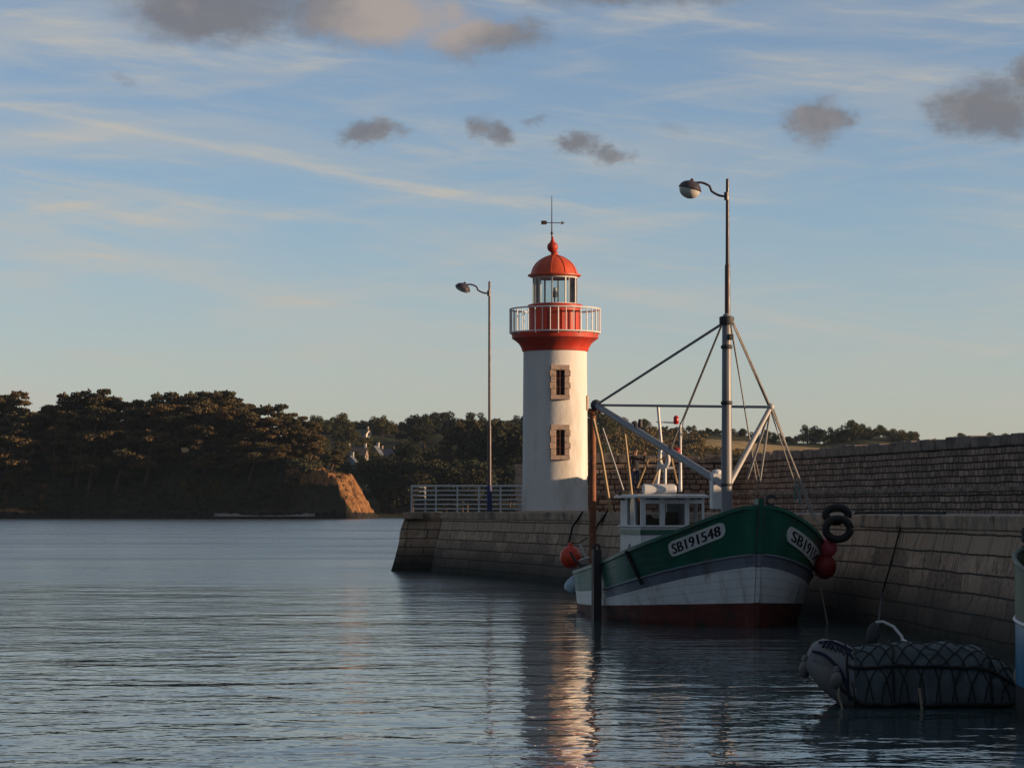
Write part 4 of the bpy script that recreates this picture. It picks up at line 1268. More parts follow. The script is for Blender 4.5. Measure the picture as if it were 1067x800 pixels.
mb.build('rubbing_strake', M['boat_white'], b2, smooth=True, local=True)
mb = MB()
for side in (-1, 1): mb.tube([H2.P(q, zs2(q), side) for q in q2], .028, 8)
mb.build('gunwale', M['olive_paint'], b2, smooth=True, local=True)
mb = MB(); vs = [H2.P(q, zs2(q) - .25, s_) for q in q2 for s_ in (-1, 1)]
mb.add(vs, [(2 * i, 2 * i + 2, 2 * i + 3, 2 * i + 1) for i in range(len(q2) - 1)]); mb.build('deck', M['boat_deck'], b2, local=True)
mb = MB(); xs = 2.53
mb.tube([(xs - .06, 0, -.3), (xs - .03, 0, 1.0), (xs + .06, 0, 2.0)], .05, 8, 0); mb.build('stem_post', M['blue_paint'], b2, smooth=True, local=True)
mb = MB(); mb.tube([(xs + .04, 0, 1.95), (xs + .05, .03, 2.25)], .05, 8)
for k in range(3): mb.torus((xs + .06, .02, 2.0 + .09 * k), .08, .03, M=Matrix.Rotation(R(90), 3, 'X') @ Matrix.Rotation(R(20 * k), 3, 'Z'), n=14, k=6)
mb.tube([(xs + .06, .04, 2.1), (xs + .1, .08, 1.7), (xs + .1, .06, 1.3)], .02, 6)
mb.build('bow_post', M['boat_dark'], b2, smooth=True, local=True)
mb = MB(); mb.sphere((xs + .10, .10, .42), .12, (.9, .9, 1.4), n=14); mb.build('bow_fender', M['rope'], b2, smooth=True, local=True)

# ------------------------------------------------------------------ far terrain
def interp(tab, x):
    if x <= tab[0][0]: return tab[0][1]
    for (a, va), (b, vb) in zip(tab, tab[1:]):
        if x <= b: return va + (vb - va) * (x - a) / (b - a)
    return tab[-1][1]
def Ys(X): return 664 + min(26, max(0, -36 - X)) * .34 + max(0, -62 - X) * .3 + (1.2 * noise.noise(Vector((X * .28, 3, 0))) + .6 * noise.noise(Vector((X * .9, 8, 0)))) * sstep(-37, -42, X) + 4 * noise.noise(Vector((X * .06, 0, 0)))
def end_h(X, Y):
    """the bare end slope falling to the right"""
    w = 2.2 * noise.noise(Vector((X * .25, Y * .25, 2))) + 1.3 * noise.noise(Vector((X * .7, Y * .7, 7))) + .6 * noise.noise(Vector((X * 1.8, Y * 1.8, 5)))
    b = -38.8 - X + min(.32 * (Y - 664), 5.0) - .3 * max(0, Y - 682)
    return 1.62 * (b + w * .55)
def front_h(X, Y):
    a = Y - Ys(X)
    Ht = interp([(-200, 17), (-100, 16), (-72, 15.8), (-58, 14.6), (-50, 13), (-43, 11.0), (-34, 9.2)], X)
    ln_ = interp([(-70, 22), (-52, 4.2)], X)
    return Ht * (.12 * sstep(0, 2, a) + .88 * sstep(.5, ln_, a))
def gh(X, Y):
    f, e = front_h(X, Y), end_h(X, Y)
    k = 1.2; u = max(0, min(1, .5 + .5 * (e - f) / k)); h_ = e * (1 - u) + f * u - k * u * (1 - u)
    a = Y - Ys(X); q_ = max(0, min(1, a * .4, e * .4))
    h_ += q_ * (noise.fractal(Vector((X * .12, Y * .12, 0)), .9, 2.1, 5) * 1.5 + noise.fractal(Vector((X * .5, Y * .5, 4)), .9, 2.1, 3) * .5)
    return max(-2, h_ - .5)
m, t, b = newmat('headland_ground')
co = t.n('ShaderNodeTexCoord').outputs['Object']
n1 = t.noise(co, .13, 8, .65); n2 = t.noise(co, .75, 7, .7); n3 = t.noise(t.scalev(co, 1, 1, .35), 1.3, 6, .7, 1.0)
soil = t.mix(t.mapr(n1, .38, .62), (.060, .056, .034), (.085, .072, .045)); soil = t.mix(t.mapr(n2, .45, .72), soil, (.042, .044, .027))
earth = t.mix(t.mapr(n2, .4, .62), (.44, .215, .085), (.33, .155, .065)); earth = t.mix(t.mapr(n3, .47, .60), earth, (.12, .07, .04)); earth = t.mix(t.mapr(n3, .42, .30), earth, (.50, .36, .24))
rock = t.mix(t.mapr(n2, .4, .6), (.05, .046, .042), (.026, .025, .023))
ab = t.n('ShaderNodeAttribute', attribute_name='bare').outputs['Fac']; ar = t.n('ShaderNodeAttribute', attribute_name='rock').outputs['Fac']
wob_ = t.math('MULTIPLY', t.math('SUBTRACT', n2, .5), 1.3)
c = t.mix(t.mapr(t.math('ADD', ab, wob_), .42, .58), soil, earth)
c = t.mix(t.mapr(t.math('ADD', ar, wob_), .42, .58), c, rock)
t.put(b.inputs['Base Color'], c); b.inputs['Roughness'].default_value = .95; b.inputs['Specular IOR Level'].default_value = .1
t.put(b.inputs['Normal'], t.bump(t.math('ADD', n2, n3), .9, .9))
M['headland_ground'] = m
xs_ = [-200 + 2.0 * k for k in range(68)] + [-64 + .32 * k for k in range(105)]
as_ = [-1 + .45 * k for k in range(85)] + [38 + 4 * k for k in range(12)]
mb = MB(); vs = [(x, Ys(x) + a, gh(x, Ys(x) + a)) for x in xs_ for a in as_]; K = len(as_)
n0 = len(mb.v); mb.add(vs, [(i * K + j, (i + 1) * K + j, (i + 1) * K + j + 1, i * K + j + 1) for i in range(len(xs_) - 1) for j in range(K - 1)])
hl = mb.build('headland', M['headland_ground'], smooth=True, angle=60)
bare = []; rock_ = []
for x in xs_:
    for a in as_:
        Y = Ys(x) + a; z = gh(x, Y)
        e_ = sstep(-.9, 1.2, front_h(x, Y) - end_h(x, Y)) if x > -62 else 0
        t_ = sstep(-60, -55, x) * sstep(7.5, 9.6, z)
        l_ = sstep(-138, -133, x) * sstep(-118, -124, x) * sstep(16, 10, a)
        bare.append(max(e_, t_, l_)); rock_.append(sstep(2.4, .8, z))
for nm, dat in (('bare', bare), ('rock', rock_)):
    at_ = hl.data.attributes.new(nm, 'FLOAT', 'POINT'); at_.data.foreach_set('value', dat)
structure(hl)
# pale sand strip on the shore
mb = MB(); vs = []
for k in range(31):
    X = -75 + 26 * k / 30; a0 = 1.6
    vs += [(X, Ys(X) + .2, .55), (X, Ys(X) + 3.2 * math.sin(PI * (k + .5) / 31), 1.35 + .2 * noise.noise(Vector((X, 0, 0))))]
mb.add(vs, [(2 * k, 2 * k + 2, 2 * k + 3, 2 * k + 1) for k in range(30)])
structure(mb.build('beach', M['sand']))

# hills across the bay
RID = [(-250, 470), (90, 470), (104, 456), (240, 456), (285, 460), (318, 452), (360, 450), (420, 449), (470, 446), (500, 446), (545, 450), (620, 442), (650, 441), (700, 449), (740, 450), (800, 456), (860, 460), (900, 455), (960, 460), (1067, 459), (1400, 459)]
Y0, YR = 765.0, 1150.0
def hb(X, Y):
    px = CX + F * X / Y
    top = EYE + (HY - interp(RID, px)) / F * YR
    u = max(0, (Y - Y0) / (YR - Y0))
    h_ = top * (min(1, u) ** .8) - .5
    if u > 1: h_ = top - .5 - (u - 1) * 30
    h_ += noise.fractal(Vector((X * .02, Y * .02, 0)), .9, 2.1, 4) * 2.2 * min(1, u * 3)
    return h_
mb = MB(); pxs = [-150 + 9 * k for k in range(260)]; ys = [Y0 - 3 + 10 * k for k in range(56)]
vs = [((px - CX) / F * Y, Y, hb((px - CX) / F * Y, Y)) for px in pxs for Y in ys]; K = len(ys); mb.add(vs, [])
for i in range(len(pxs) - 1):
    for j in range(K - 1):
        px, Y = pxs[i], ys[j]
        w = 6 * noise.noise(Vector((px * .03, Y * .02, 3)))
        fld = (730 < px < 868 and 1000 + w * 2 < Y < 1090) or (955 < px < 1035 and 1080 < Y < 1130)
        mb.f.append([i * K + j, (i + 1) * K + j, (i + 1) * K + j + 1, i * K + j + 1]); mb.m.append(1 if fld else 0); mb.uv.append(None)
structure(mb.build('hills', [M['hill_ground'], M['stubble']], smooth=True, angle=70))

# ------------------------------------------------------------------ sea air
m, t, b = newmat('sea_air')
for n_ in list(m.node_tree.nodes):
    if n_.type == 'BSDF_PRINCIPLED': m.node_tree.nodes.remove(n_)
pv = t.n('ShaderNodeVolumePrincipled'); pv.inputs['Color'].default_value = (.55, .74, 1.0, 1); pv.inputs['Density'].default_value = .00004
pv.inputs['Anisotropy'].default_value = .2
t.L.new(pv.outputs[0], next(n_ for n_ in m.node_tree.nodes if n_.type == 'OUTPUT_MATERIAL').inputs['Volume'])
mb = MB(); mb.box((0, 900, 30), (1700, 2300, 62)); o = mb.build('haze', m); o['kind'] = 'stuff'

# ------------------------------------------------------------------ trees
rng = np.random.default_rng(11)
def leaf_cloud(centers, radii, n_each, size, flat=1.0):
    vs = []; fs = []
    for (c, r) in zip(centers, radii):
        n = int(n_each * (r[0] * r[1]) ** .9)
        d = rng.normal(size=(n, 3)); d /= np.linalg.norm(d, axis=1)[:, None]
        rad = rng.uniform(.30, 1.12, n) ** .6
        p = np.array(c) + d * rad[:, None] * np.array(r)
        a = rng.normal(size=(n, 3)); a /= np.linalg.norm(a, axis=1)[:, None]
        bb = np.cross(a, rng.normal(size=(n, 3))); bb /= np.linalg.norm(bb, axis=1)[:, None]
        s = size * rng.uniform(.6, 1.5, n)[:, None]
        q = np.stack([p - a * s, p + bb * s * .55, p + a * s, p - bb * s * .55], 1)
        base = len(vs)
        vs += [tuple(x) for x in q.reshape(-1, 3)]
        fs += [(base + 4 * k, base + 4 * k + 1, base + 4 * k + 2, base + 4 * k + 3) for k in range(n)]
    return vs, fs
def make_pine(h, lean, spread, label, dens=10):
    root = thing('pine_tree', label, 'tree', (0, 0, 0), group='pines on the headland')
    mb = MB(); n = 7
    tr = [Vector((lean * (k / n) ** 1.5 + random.uniform(-.15, .15), random.uniform(-.15, .15), -1 + (h * .92 + 1) * k / n)) for k in range(n + 1)]
    mb.tube(tr, [.34 * (1 - .8 * k / n) + .05 for k in range(n + 1)], 7)
    cs, rs = [], []
    for k in range(15):
        u = random.uniform(.36, 1) ; base = tr[min(n, int(u * n))]
        an = random.uniform(0, 2 * PI); ln = spread * (1.15 - .75 * u) * random.uniform(.5, 1.15) + .5
        tip = base + Vector((math.cos(an) * ln + lean * .2, math.sin(an) * ln, random.uniform(.2, 1.3)))
        mb.tube([base, base.lerp(tip, .5) + Vector((0, 0, .25)), tip], [.11, .07, .03], 5)
        w = random.uniform(.9, 1.9) * (1.15 - .45 * u)
        cs.append(tip); rs.append((w * 1.25, w * 1.1, w * .42))
        if random.random() < .6:
            cs.append(base.lerp(tip, .6) + Vector((0, 0, .35))); rs.append((w * .8, w * .8, w * .35))
    for k in range(7):
        an = k * .9 + random.random(); rr = random.uniform(.4, 1.0) * spread * .62
        cs.append(tr[-1] + Vector((math.cos(an) * rr + lean * .15, math.sin(an) * rr, random.uniform(-.5, .55)))); rs.append((random.uniform(.8, 1.5), random.uniform(.8, 1.3), random.uniform(.28, .5)))
    for k in range(3):
        an = random.uniform(0, 6.28); q = tr[-1] + Vector((math.cos(an) * spread * .4, math.sin(an) * spread * .4, .5))
        cs.append(q); rs.append((.35, .3, .55))
    mb.build('trunk', M['bark'], root, smooth=True)
    mb = MB(); mb.add(*leaf_cloud(cs, rs, 105, .25)); mb.build('crown', M['pine_leaf'], root)
    return root
def make_round(h, w, label, group, mats='broad_leaf', size=.42):
    root = thing('broadleaf_tree', label, 'tree', (0, 0, 0), group=group)
    mb = MB(); tr = [Vector((0, 0, -1)), Vector((.1, 0, h * .3)), Vector((.2, .1, h * .6)), Vector((.2, .1, h * .85))]
    mb.tube(tr, [.3, .24, .16, .06], 7)
    cs, rs = [], []
    for k in range(13):
        an = random.uniform(0, 2 * PI); rr = w * math.sqrt(random.random()) * .62; z = h * random.uniform(.34, .86)
        f = 1 - .55 * abs(z / h - .55) / .45
        c = Vector((math.cos(an) * rr * f * 1.3, math.sin(an) * rr * f * 1.3, z)); r = w * random.uniform(.26, .44)
        mb.tube([tr[1].lerp(tr[2], random.random()), c], [.09, .03], 5)
        cs.append(c); rs.append((r, r, r * .75))
    mb.build('trunk', M['bark'], root, smooth=True)
    mb = MB(); mb.add(*leaf_cloud(cs, rs, 62, size * .72)); mb.build('crown', M[mats], root)
    return root
def dup(src, loc, rz, s, label=None, group=None):
    r = src.copy(); col.objects.link(r)
    r.location = loc; r.rotation_euler = (0, 0, rz); r.scale = (s, s, s * random.uniform(.92, 1.08))
    if label: r['label'] = label
    if group: r['group'] = group
    for ch in src.children:
        c = ch.copy(); col.objects.link(c); c.parent = r
    return r
PL = 'wind-shaped dark pine standing in the dense row of pines on the headland'
GP = 'pines on the headland'
pines = [make_pine(11.5, 1.6, 3.6, PL), make_pine(10.5, 2.6, 3.9, PL), make_pine(12.5, .9, 3.3, PL), make_pine(9.0, -1.0, 3.5, PL), make_pine(11.0, 2.0, 4.3, PL)]
used = set()
def put(protos, X, Y, z, s, label, group, rz=None):
    i = random.randrange(len(protos)); rz = random.uniform(-.9, .9) if rz is None else rz
    if i not in used and protos is pines:
        used.add(i); o = protos[i]; o.location = (X, Y, z); o.rotation_euler = (0, 0, rz); o.scale = (s, s, s); o['label'] = label
        return o
    return dup(protos[i], (X, Y, z), rz, s, label, group)
# skyline of the pine wood in the photograph: treetop heights by column
TOP = [(-40, 408), (0, 414), (30, 417), (60, 417), (90, 414), (125, 413), (160, 412), (190, 410), (212, 405), (240, 413), (262, 419), (290, 427), (315, 436), (335, 450)]
px = -30
row = 0
while px < 322:
    for layer, (da, cut) in enumerate(((27, 0), (17, 12), (39, -1), (11, 34))):
        if layer == 2 and random.random() < .35: continue
        if layer >= 3 and (random.random() < .25 or px > 300 or 180 < px < 240): continue
        p = px + random.uniform(-4, 4)
        Y = Ys((p - CX) / F * 700) + da + random.uniform(-3, 3)
        X = (p - CX) / F * Y; z = gh(X, Y) - .3
        want = EYE + (HY - interp(TOP, p) - cut - random.uniform(-2, 5)) / F * Y - z
        s = max(.30, min(1.5, want / 11.6))
        lab = PL
        put(pines, X, Y, z, s, lab, GP)
    px += random.uniform(9, 13)
for (p, da, s) in ((84, 26, 1.26), (98, 30, 1.32), (112, 27, 1.28), (70, 28, 1.2), (126, 27, 1.2), (40, 27, 1.1), (222, 16, .8), (206, 19, .85), (228, 27, .95)):
    Y = Ys((p - CX) / F * 700) + da; X = (p - CX) / F * Y
    dup(pines[4 if p % 4 else 0], (X, Y, gh(X, Y) - .3), random.uniform(-.6, .6), s, PL, GP)
for (p, da, s, lab) in ((212, 24, 1.16, 'tallest pine rising from the middle of the headland wood with a pointed top'), (345, 12, .62, 'small lone pine at the right end of the headland above the orange cliff'), (322, 18, .75, 'leaning pine above the start of the bare orange earth slope'), (4, 8, .8, 'sunlit pine low at the extreme left of the headland')):
    Y = Ys((p - CX) / F * 690) + da; X = (p - CX) / F * Y
    dup(pines[2 if p == 212 else 1], (X, Y, gh(X, Y) - .3), .2, s, lab, GP)
# shrubs covering the bank below the pines (nobody could count them)
cs, rs = [], []
for k in range(1500):
    X = random.uniform(-150, -50); a = random.uniform(2.5, 22)
    Y = Ys(X) + a; z = gh(X, Y)
    r = random.uniform(.6, 1.9)
    if z < 1.6: continue
    cs.append((X, Y, z + r * .2)); rs.append((r * 1.2, r * 1.2, r * .8))
for k in range(150):
    X = random.uniform(-60, -41); a = random.uniform(3, 20); Y = Ys(X) + a; r = random.uniform(.3, .7)
    cs.append((X, Y, gh(X, Y) + .1)); rs.append((r, r, r * .6))
mb = MB(); mb.add(*leaf_cloud(cs, rs, 34, .26)); o = mb.build('scrub', M['scrub_leaf']); o['kind'] = 'stuff'
cs, rs = [], []
for k in range(60):
    p = random.uniform(188, 230); Y = Ys((p - CX) / F * 690) + random.uniform(8, 12); X = (p - CX) / F * Y
    cs.append((X, Y, gh(X, Y) + .5)); rs.append((1.1, 1.1, .8))
mb = MB(); mb.add(*leaf_cloud(cs, rs, 30, .32)); o = mb.build('gorse_patch', M['gorse_leaf'])
tag(center_origin(o), 'patch of yellow-green gorse on the bank below the headland pines', 'shrub')

WL = 'rounded dark tree in the wood on the hillside across the bay'
WG = 'trees on the wooded hill'
darks = [make_round(10, 5.4, WL, WG, 'shade_dark_leaf'), make_round(9, 5.0, WL, WG, 'shade_dark_leaf'), make_round(11, 5.6, WL, WG, 'shade_dark_leaf')]
rounds = [make_round(9.5, 5.2, WL, WG), make_round(8.0, 4.6, WL, WG), make_round(11, 5.0, WL, WG), make_round(7.0, 5.0, WL, WG)]
first = [True] * 4; dfirst = [True] * 3
HOUSES = []
def put_round(p, Y, s, label, group):
    X = (p - CX) / F * Y; z = hb(X, Y) - (.4 if Y < YR - 40 else 2.4 * s)
    i = random.randrange(4)
    if first[i]:
        first[i] = False; o = rounds[i]; o.location = (X, Y, z); o.scale = (s, s, s); o['label'] = label; o['group'] = group; return o
    return dup(rounds[i], (X, Y, z), random.uniform(0, 6.28), s, label, group)
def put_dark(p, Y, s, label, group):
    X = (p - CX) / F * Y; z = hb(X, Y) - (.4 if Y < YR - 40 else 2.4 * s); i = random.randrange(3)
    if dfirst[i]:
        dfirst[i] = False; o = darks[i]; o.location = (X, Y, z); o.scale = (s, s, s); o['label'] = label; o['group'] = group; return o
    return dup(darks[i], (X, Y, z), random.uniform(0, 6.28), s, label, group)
def find_Y(px, py):
    lo, hi = Y0 + 3, YR - 2
    for _ in range(40):
        mid_ = (lo + hi) / 2
        y = to_px(((px - CX) / F * mid_, mid_, hb((px - CX) / F * mid_, mid_)))[1]
        if y > py: lo = mid_
        else: hi = mid_
    return lo
# houses
def house(px, py, w, d, h, rh, rz, wallm, roofm, label, chim=1):
    Y = find_Y(px, py); X = (px - CX) / F * Y; z = hb(X, Y) - .2
    w *= .82; d *= .82; h *= .85; rh *= .82
    root = thing('house', label, 'house', (X, Y, z), R(rz), group='houses on the far hillside')
    mb = MB()
    vs = [(-w / 2, -d / 2, -1.5), (w / 2, -d / 2, -1.5), (w / 2, d / 2, -1.5), (-w / 2, d / 2, -1.5), (-w / 2, -d / 2, h), (w / 2, -d / 2, h), (w / 2, d / 2, h), (-w / 2, d / 2, h), (-w / 2, 0, h + rh), (w / 2, 0, h + rh)]
    mb.add(vs, [(0, 1, 5, 4), (2, 3, 7, 6), (1, 2, 6, 9, 5), (3, 0, 4, 8, 7)])
    mb.build('wall', M[wallm], root, local=True)
    mb = MB(); e = .35; tk = .18; sl = rh / (d / 2)
    for s_ in (-1, 1):
        yb, yt = s_ * (d / 2 + e), 0
        zb_, zt_ = h - e * sl + .05, h + rh + .05
        vs = [(-w / 2 - e, yb, zb_), (w / 2 + e, yb, zb_), (w / 2 + e, yt, zt_), (-w / 2 - e, yt, zt_)]
        vs += [(a, b, c + tk) for a, b, c in vs]
        mb.add(vs, [(0, 3, 2, 1), (4, 5, 6, 7), (0, 1, 5, 4), (1, 2, 6, 5), (3, 0, 4, 7)])
    roof = mb.build('roof', M[roofm], root, local=True)
    for k in range(chim):
        mb = MB(); mb.box(((-1) ** k * (w / 2 - .5), 0, h + rh + .5), (.7, .9, 1.6)); mb.box(((-1) ** k * (w / 2 - .5), 0, h + rh + 1.35), (.85, 1.05, .15))
        mb.build('chimney', M['house_stone'] if wallm == 'house_white' else M['house_white'], roof, local=True)
    nw = max(2, int(w / 2.4))
    for k in range(nw):
        xx = -w / 2 + w * (k + .5) / nw
        if k == nw // 2:
            mb = MB(); mb.box((xx, -d / 2 - .02, 1.0), (.95, .08, 2.1)); mb.build('door', M['blue_paint'], root, local=True); continue
        mb = MB(); mb.box((xx, -d / 2 - .02, 1.6), (.95, .08, 1.2)); win = mb.build('window', M['window_dark'], root, local=True)
        mb = MB(); mb.box((xx, -d / 2 - .07, 1.6), (.08, .05, 1.2)); mb.box((xx, -d / 2 - .07, 1.0), (1.1, .1, .1)); mb.build('window_frame', M['house_white'], win, local=True)
    mb = MB(); mb.box((w / 2 + .02, 0, h * .5 + .6), (.08, .9, 1.1)); mb.build('window', M['window_dark'], root, local=True)
    HOUSES.append((px, Y, w))
house(366, 489, 4.8, 5.6, 2.6, 3.0, 78, 'house_blue', 'slate', 'pale blue gabled house nearest the top of the orange cliff', 1)
house(372, 480, 8.5, 6, 2.6, 3.2, -12, 'house_stone', 'brown_roof', 'wide stone house with broad brown roof behind the blue gabled house', 2)
house(392, 479, 5, 5.2, 2.6, 3.4, 70, 'house_stone', 'slate', 'grey house with steep slate gable between brown roof and cream house', 1)
house(404, 480, 6.8, 4.8, 2.5, 2.6, -22, 'house_white', 'slate', 'sunlit cream house with slate roof and chimneys on the hillside', 2)
house(377, 456, 8, 5, 2.2, 1.8, -28, 'house_white', 'brown_roof', 'highest pale house on the slope just under the skyline', 1)
house(434, 472, 5.5, 5, 2.0, 1.8, -10, 'house_white', 'slate', 'small pale house half hidden by trees right of the others', 1)
house(386, 507, 2.6, 2.4, 2.0, 1.2, -20, 'house_white', 'slate', 'tiny white cabin low on the slope right of the orange cliff', 0)
house(407, 505, 2.8, 2.4, 2.2, 1.3, -25, 'house_white', 'slate', 'tiny white hut among dark trees below the cream house', 0)
def near_house(p, Y):
    for hx, hy, w in HOUSES:
        rad = (w * .5 + 1.0) * F / hy
        if abs(p - hx) < rad and Y < hy + 5 and Y > hy - 26: return True
    return False
cnt = 0; tries = 0
while cnt < 150 and tries < 3000:
    tries += 1
    p = random.uniform(318, 640); u = random.random(); Y = Y0 + 8 + (YR - Y0 - 4) * u ** 1.1
    if near_house(p, Y): continue
    (put_dark if (p > 405 and p < 550 and random.random() < .85) else put_round)(p, Y, random.uniform(.75, 1.25) * (1.15 if (p > 415 and Y < 900) else .85), WL, WG); cnt += 1
for k in range(46):
    p = 318 + k * 5.2 + random.uniform(-2, 2)
    (put_dark if p > 430 else put_round)(p, YR - random.uniform(2, 30), random.uniform(.7, .95), WL, WG)
for k in range(12):
    put_dark(108 + k * 11.6, YR - random.uniform(4, 24), random.uniform(.85, 1.05), 'dark tree on the ridge glimpsed between the headland pine trunks', 'dark trees behind the headland pines')
for k in range(40):
    p = random.uniform(352, 415); Y = random.uniform(Y0 + 8, 960)
    if near_house(p, Y): continue
    put_round(p, Y, random.uniform(.35, .6), 'small bushy tree among the houses on the far slope', 'small trees among the houses')
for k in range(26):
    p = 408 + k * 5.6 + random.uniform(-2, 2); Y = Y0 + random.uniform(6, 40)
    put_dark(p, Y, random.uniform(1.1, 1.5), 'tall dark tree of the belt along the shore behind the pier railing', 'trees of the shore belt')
for (p, py, pr_, s) in ((478, 441, 2, 1), (492, 440, 4, 1), (463, 450, 0, 1), (503, 449, 0, 1), (485, 455, 1, 1)):
    Y = 815 + random.uniform(-6, 6); X = (p - CX) / F * Y; z = hb(X, Y) - .4
    dup(pines[pr_], (X, Y, z), random.uniform(-.5, .5), (EYE + (HY - py) / F * Y - z) / 12, 'large spreading pine in the tall clump left of the lighthouse', 'pines of the tall clump')
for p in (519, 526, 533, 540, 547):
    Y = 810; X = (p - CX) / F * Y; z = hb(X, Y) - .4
    put_dark(p, Y, (EYE + (HY - 441) / F * Y - z) / 10.5, 'tall dense tree with shade-darkened leaf colour standing behind the lamp post and lighthouse', 'shade-dark trees behind the lighthouse')
RL = 'low rounded tree on the distant ridge line behind the sea wall'
for k in range(90):
    p = random.uniform(630, 1075); Y = YR - random.uniform(-10, 25)
    if 955 < p < 1035 and random.random() < .6: continue
    put_round(p, Y, random.uniform(.3, .65), RL, 'trees on the distant ridge')
for (p, s) in ((842, .95), (850, 1.05), (858, .9), (868, .8), (878, 1.05), (888, 1.15), (896, .9), (905, .7), (930, .75), (938, .8), (946, .75), (952, .6), (1001, .75)):
    put_round(p, 1118, s, 'tall bushy tree in the clump on the ridge right of the field', 'trees of the ridge clump')
cs, rs = [], []
for k in range(420):
    p = random.uniform(612, 735) if k < 330 else random.uniform(735, 860); Y = random.uniform(930, 1130) if k < 330 else random.uniform(960, 998)
    X = (p - CX) / F * Y; r = random.uniform(.8, 2.0)
    cs.append((X, Y, hb(X, Y) + r * .3)); rs.append((r * 1.3, r * 1.3, r * .8))
mb = MB(); mb.add(*leaf_cloud(cs, rs, 16, .5)); o = mb.build('hill_scrub', M['heath_leaf']); o['kind'] = 'stuff'

# ------------------------------------------------------------------ world
EL, AZ = 7.5, 9.4                     # sun just above the land to the right, a little behind the camera
sd = Vector((math.cos(R(AZ)) * math.cos(R(EL)), -math.sin(R(AZ)) * math.cos(R(EL)), math.sin(R(EL))))
SUN_ROT = R(90 + AZ)
w = bpy.data.worlds.new('World'); sc.world = w; w.use_nodes = True
t = NT(w.node_tree)
for n_ in list(w.node_tree.nodes): w.node_tree.nodes.remove(n_)
sky = t.n('ShaderNodeTexSky', sky_type='NISHITA', sun_disc=False)
sky.sun_elevation = R(EL); sky.sun_rotation = SUN_ROT
sky.altitude = 0; sky.air_density = .7; sky.dust_density = .45; sky.ozone_density = 1.0
D = t.n('ShaderNodeTexCoord').outputs['Generated']
sx = t.n('ShaderNodeSeparateXYZ'); t.put(sx.inputs[0], D)
az = t.math('ARCTAN2', sx.outputs[0], sx.outputs[1]); el = t.math('ARCSINE', sx.outputs[2])
cb = t.n('ShaderNodeCombineXYZ'); t.put(cb.inputs[0], az); t.put(cb.inputs[1], el); AE = cb.outputs[0]
def pxa(px, py): return ((px - CX) / F, (HY - py) / F, 0)
# cirrus veils: long streaks slightly tilted
rot = t.n('ShaderNodeVectorRotate', rotation_type='Z_AXIS'); t.put(rot.inputs['Vector'], AE); rot.inputs['Angle'].default_value = R(7)
wnn = t.n('ShaderNodeTexNoise'); wnn.inputs['Scale'].default_value = 14; wnn.inputs['Detail'].default_value = 5; t.put(wnn.inputs['Vector'], AE); wn0 = wnn.outputs['Color']
c1 = t.noise(t.scalev(rot.outputs[0], 5, 34, 1), 1.0, 6, .58, .6)
rot2 = t.n('ShaderNodeVectorRotate', rotation_type='Z_AXIS'); t.put(rot2.inputs['Vector'], AE); rot2.inputs['Angle'].default_value = R(-6)
c2 = t.noise(t.scalev(rot2.outputs[0], 9, 80, 1), 1.0, 5, .55, .3)
c3 = t.noise(t.vmath('ADD', t.scalev(rot.outputs[0], 11, 130, 1), t.scalev(wn0, .8, 1.6, 0)), 1.0, 7, .66, .3)
veil = t.math('ADD', t.mapr(c1, .42, .74, .03, .50, True), t.mapr(c2, .48, .76, 0, .36, True), clamp=True)
veil = t.math('ADD', veil, t.math('MULTIPLY', t.mapr(c3, .46, .74, 0, .5, True), t.mapr(c1, .36, .60, .25, 1)), clamp=True)
# faint broad contrail from the left edge down to the lighthouse
def seg_mask(p0, p1, wd):
    a = Vector(pxa(*p0)); b = Vector(pxa(*p1)); d = (b - a); L_ = d.length; d.normalize(); n_ = Vector((-d.y, d.x, 0))
    wob = t.math('MULTIPLY', t.math('SUBTRACT', t.noise(AE, 30, 3, .5), .5), wd * 1.2)
    rel = t.vmath('SUBTRACT', AE, tuple(a))
    dist = t.math('ABSOLUTE', t.math('ADD', t.vmath('DOT_PRODUCT', rel, tuple(n_)), wob))
    along = t.vmath('DOT_PRODUCT', rel, tuple(d))
    k_ = t.math('MULTIPLY', t.mapr(along, -.02, .01), t.mapr(along, L_ + .005, L_ - .05))
    return t.math('MULTIPLY', t.mapr(dist, wd, 0, 0, 1, True), k_)
veil = t.math('ADD', veil, t.math('MULTIPLY', seg_mask((-60, 108), (520, 212), .0048), .10), clamp=True)
veil = t.math('ADD', veil, t.math('MULTIPLY', seg_mask((-60, 106), (530, 214), .0020), .22), clamp=True)
veil = t.math('ADD', veil, t.math('MULTIPLY', seg_mask((30, 250), (420, 335), .008), .30), clamp=True)
veil = t.math('ADD', veil, t.math('MULTIPLY', seg_mask((-60, 85), (180, 0), .014), .30), clamp=True)
# cumulus shreds
wn = t.n('ShaderNodeTexNoise'); wn.inputs['Scale'].default_value = 52; wn.inputs['Detail'].default_value = 9; wn.inputs['Roughness'].default_value = .68; t.put(wn.inputs['Vector'], t.scalev(AE, .8, 1.25, 1))
wob = t.vmath('MULTIPLY', t.vmath('SUBTRACT', wn.outputs['Color'], (.5, .5, .5)), (.036, .020, 0))
AW = t.vmath('ADD', AE, wob)
CUMS = ((225, 22, 135, 46, 1), (380, 18, 150, 46, 1), (500, 42, 100, 28, .9), (660, -6, 170, 32, .8), (385, 144, 44, 20, .95), (515, 141, 30, 24, .85), (562, 129, 16, 9, .5), (600, 154, 40, 14, .9), (640, 162, 36, 12, .85), (852, 132, 46, 34, 1), (1025, 122, 78, 40, 1), (1080, 100, 50, 40, 1), (125, 88, 22, 9, .35), (705, 140, 26, 14, .3))
cn = t.noise(AE, 75, 8, .65)
cnk = t.mapr(cn, .25, .62, .62, 1)
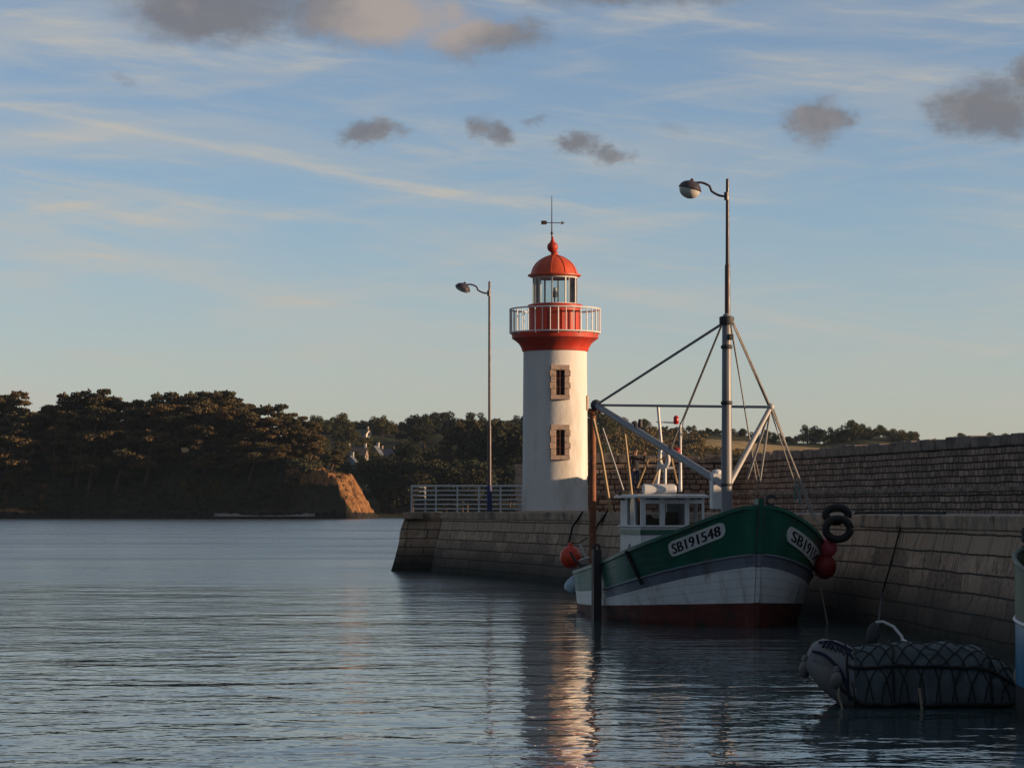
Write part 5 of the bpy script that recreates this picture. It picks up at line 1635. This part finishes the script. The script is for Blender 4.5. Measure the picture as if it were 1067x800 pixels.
def cumf(vec):
    cum = None
    for (x, y, rx, ry, k_) in CUMS:
        rel = t.vmath('MULTIPLY', t.vmath('SUBTRACT', vec, pxa(x, y)), (F / rx, F / ry, 0))
        mk = t.math('MULTIPLY', t.mapr(t.vmath('LENGTH', rel), 1.2, .1, 0, 1, True), k_)
        cum = mk if cum is None else t.math('MAXIMUM', cum, mk)
    return t.math('MULTIPLY', cum, cnk)
raw = cumf(AW)
cum = t.mapr(raw, .06, .82, 0, .90, True)
rim = t.mapr(t.math('SUBTRACT', raw, cumf(t.vmath('ADD', AW, (.0045, .0045, 0)))), .02, .30, 0, .55)
lobe = t.mapr(t.vmath('LENGTH', t.vmath('MULTIPLY', t.vmath('SUBTRACT', AW, pxa(435, 20)), (F / 135, F / 55, 0))), 1.1, .3, 0, 1, True)
lit = t.math('MAXIMUM', t.math('MAXIMUM', lobe, rim), t.mapr(t.noise(t.vmath('ADD', AE, (.02, .012, 0)), 26, 6, .62), .52, .78, 0, .5))
SKY_K, VEIL, CUM_D, CUM_L = .086, (3.55, 3.4, 3.05), (1.25, 1.24, 1.36), (2.9, 2.45, 2.15)
SKY_TINT = (.95, .985, 1.12); DIM_DECKC = (.95, 1.16, 1.46)
lobe = t.mapr(t.vmath('LENGTH', t.vmath('MULTIPLY', t.vmath('SUBTRACT', AW, pxa(435, 20)), (F / 125, F / 52, 0))), 1.1, .3, 0, 1, True)
lit = t.math('MAXIMUM', lobe, t.mapr(t.noise(t.vmath('ADD', AE, (.02, .012, 0)), 26, 6, .62), .52, .78, 0, .6))
c = t.mix(1.0, sky.outputs[0], SKY_TINT, 'MULTIPLY')
c = t.mix(t.mapr(el, .0, .105, .62, 0), c, (3.45, 3.06, 2.76))
c = t.mix(veil, c, VEIL)
c = t.mix(cum, c, t.mix(lit, CUM_D, CUM_L))
# added cloud deck overhead and behind the viewer, unseen, to dim the ambient light
dn = t.noise(D, 2.2, 6, .6)
deck = t.math('ADD', t.math('MULTIPLY', t.math('SUBTRACT', dn, .5), .5), t.math('MAXIMUM', t.mapr(sx.outputs[2], .42, .85), t.mapr(sx.outputs[1], .90, .42)))
c = t.mix(t.mapr(deck, .15, .8, 0, .92, True), c, DIM_DECKC)
bg = t.n('ShaderNodeBackground'); t.put(bg.inputs[0], c); bg.inputs[1].default_value = SKY_K
ow = t.n('ShaderNodeOutputWorld'); t.L.new(bg.outputs[0], ow.inputs[0])

sl = bpy.data.lights.new('sun', 'SUN'); sl.energy = 3.6; sl.angle = R(.5); sl.color = (1.0, .67, .40)
so = bpy.data.objects.new('sun', sl); col.objects.link(so)
so.rotation_euler = sd.to_track_quat('Z', 'Y').to_euler()

# ------------------------------------------------------------------ camera
cam = bpy.data.cameras.new('camera'); co_ = bpy.data.objects.new('camera', cam); col.objects.link(co_)
co_.location = (0, 0, EYE); co_.rotation_euler = (R(90), 0, 0)
cam.sensor_width = 36; cam.lens = F / 1067 * 36; cam.shift_y = (HY - 400) / 1067
cam.clip_end = 20000; cam.clip_start = .1
sc.camera = co_
sc.view_settings.view_transform = 'Standard'; sc.view_settings.look = 'None'; sc.view_settings.gamma = 1
sc.view_settings.exposure = 0.75
sc.cycles.use_denoising = True
sc.cycles.max_bounces = 6
sc.cycles.caustics_reflective = False; sc.cycles.caustics_refractive = False
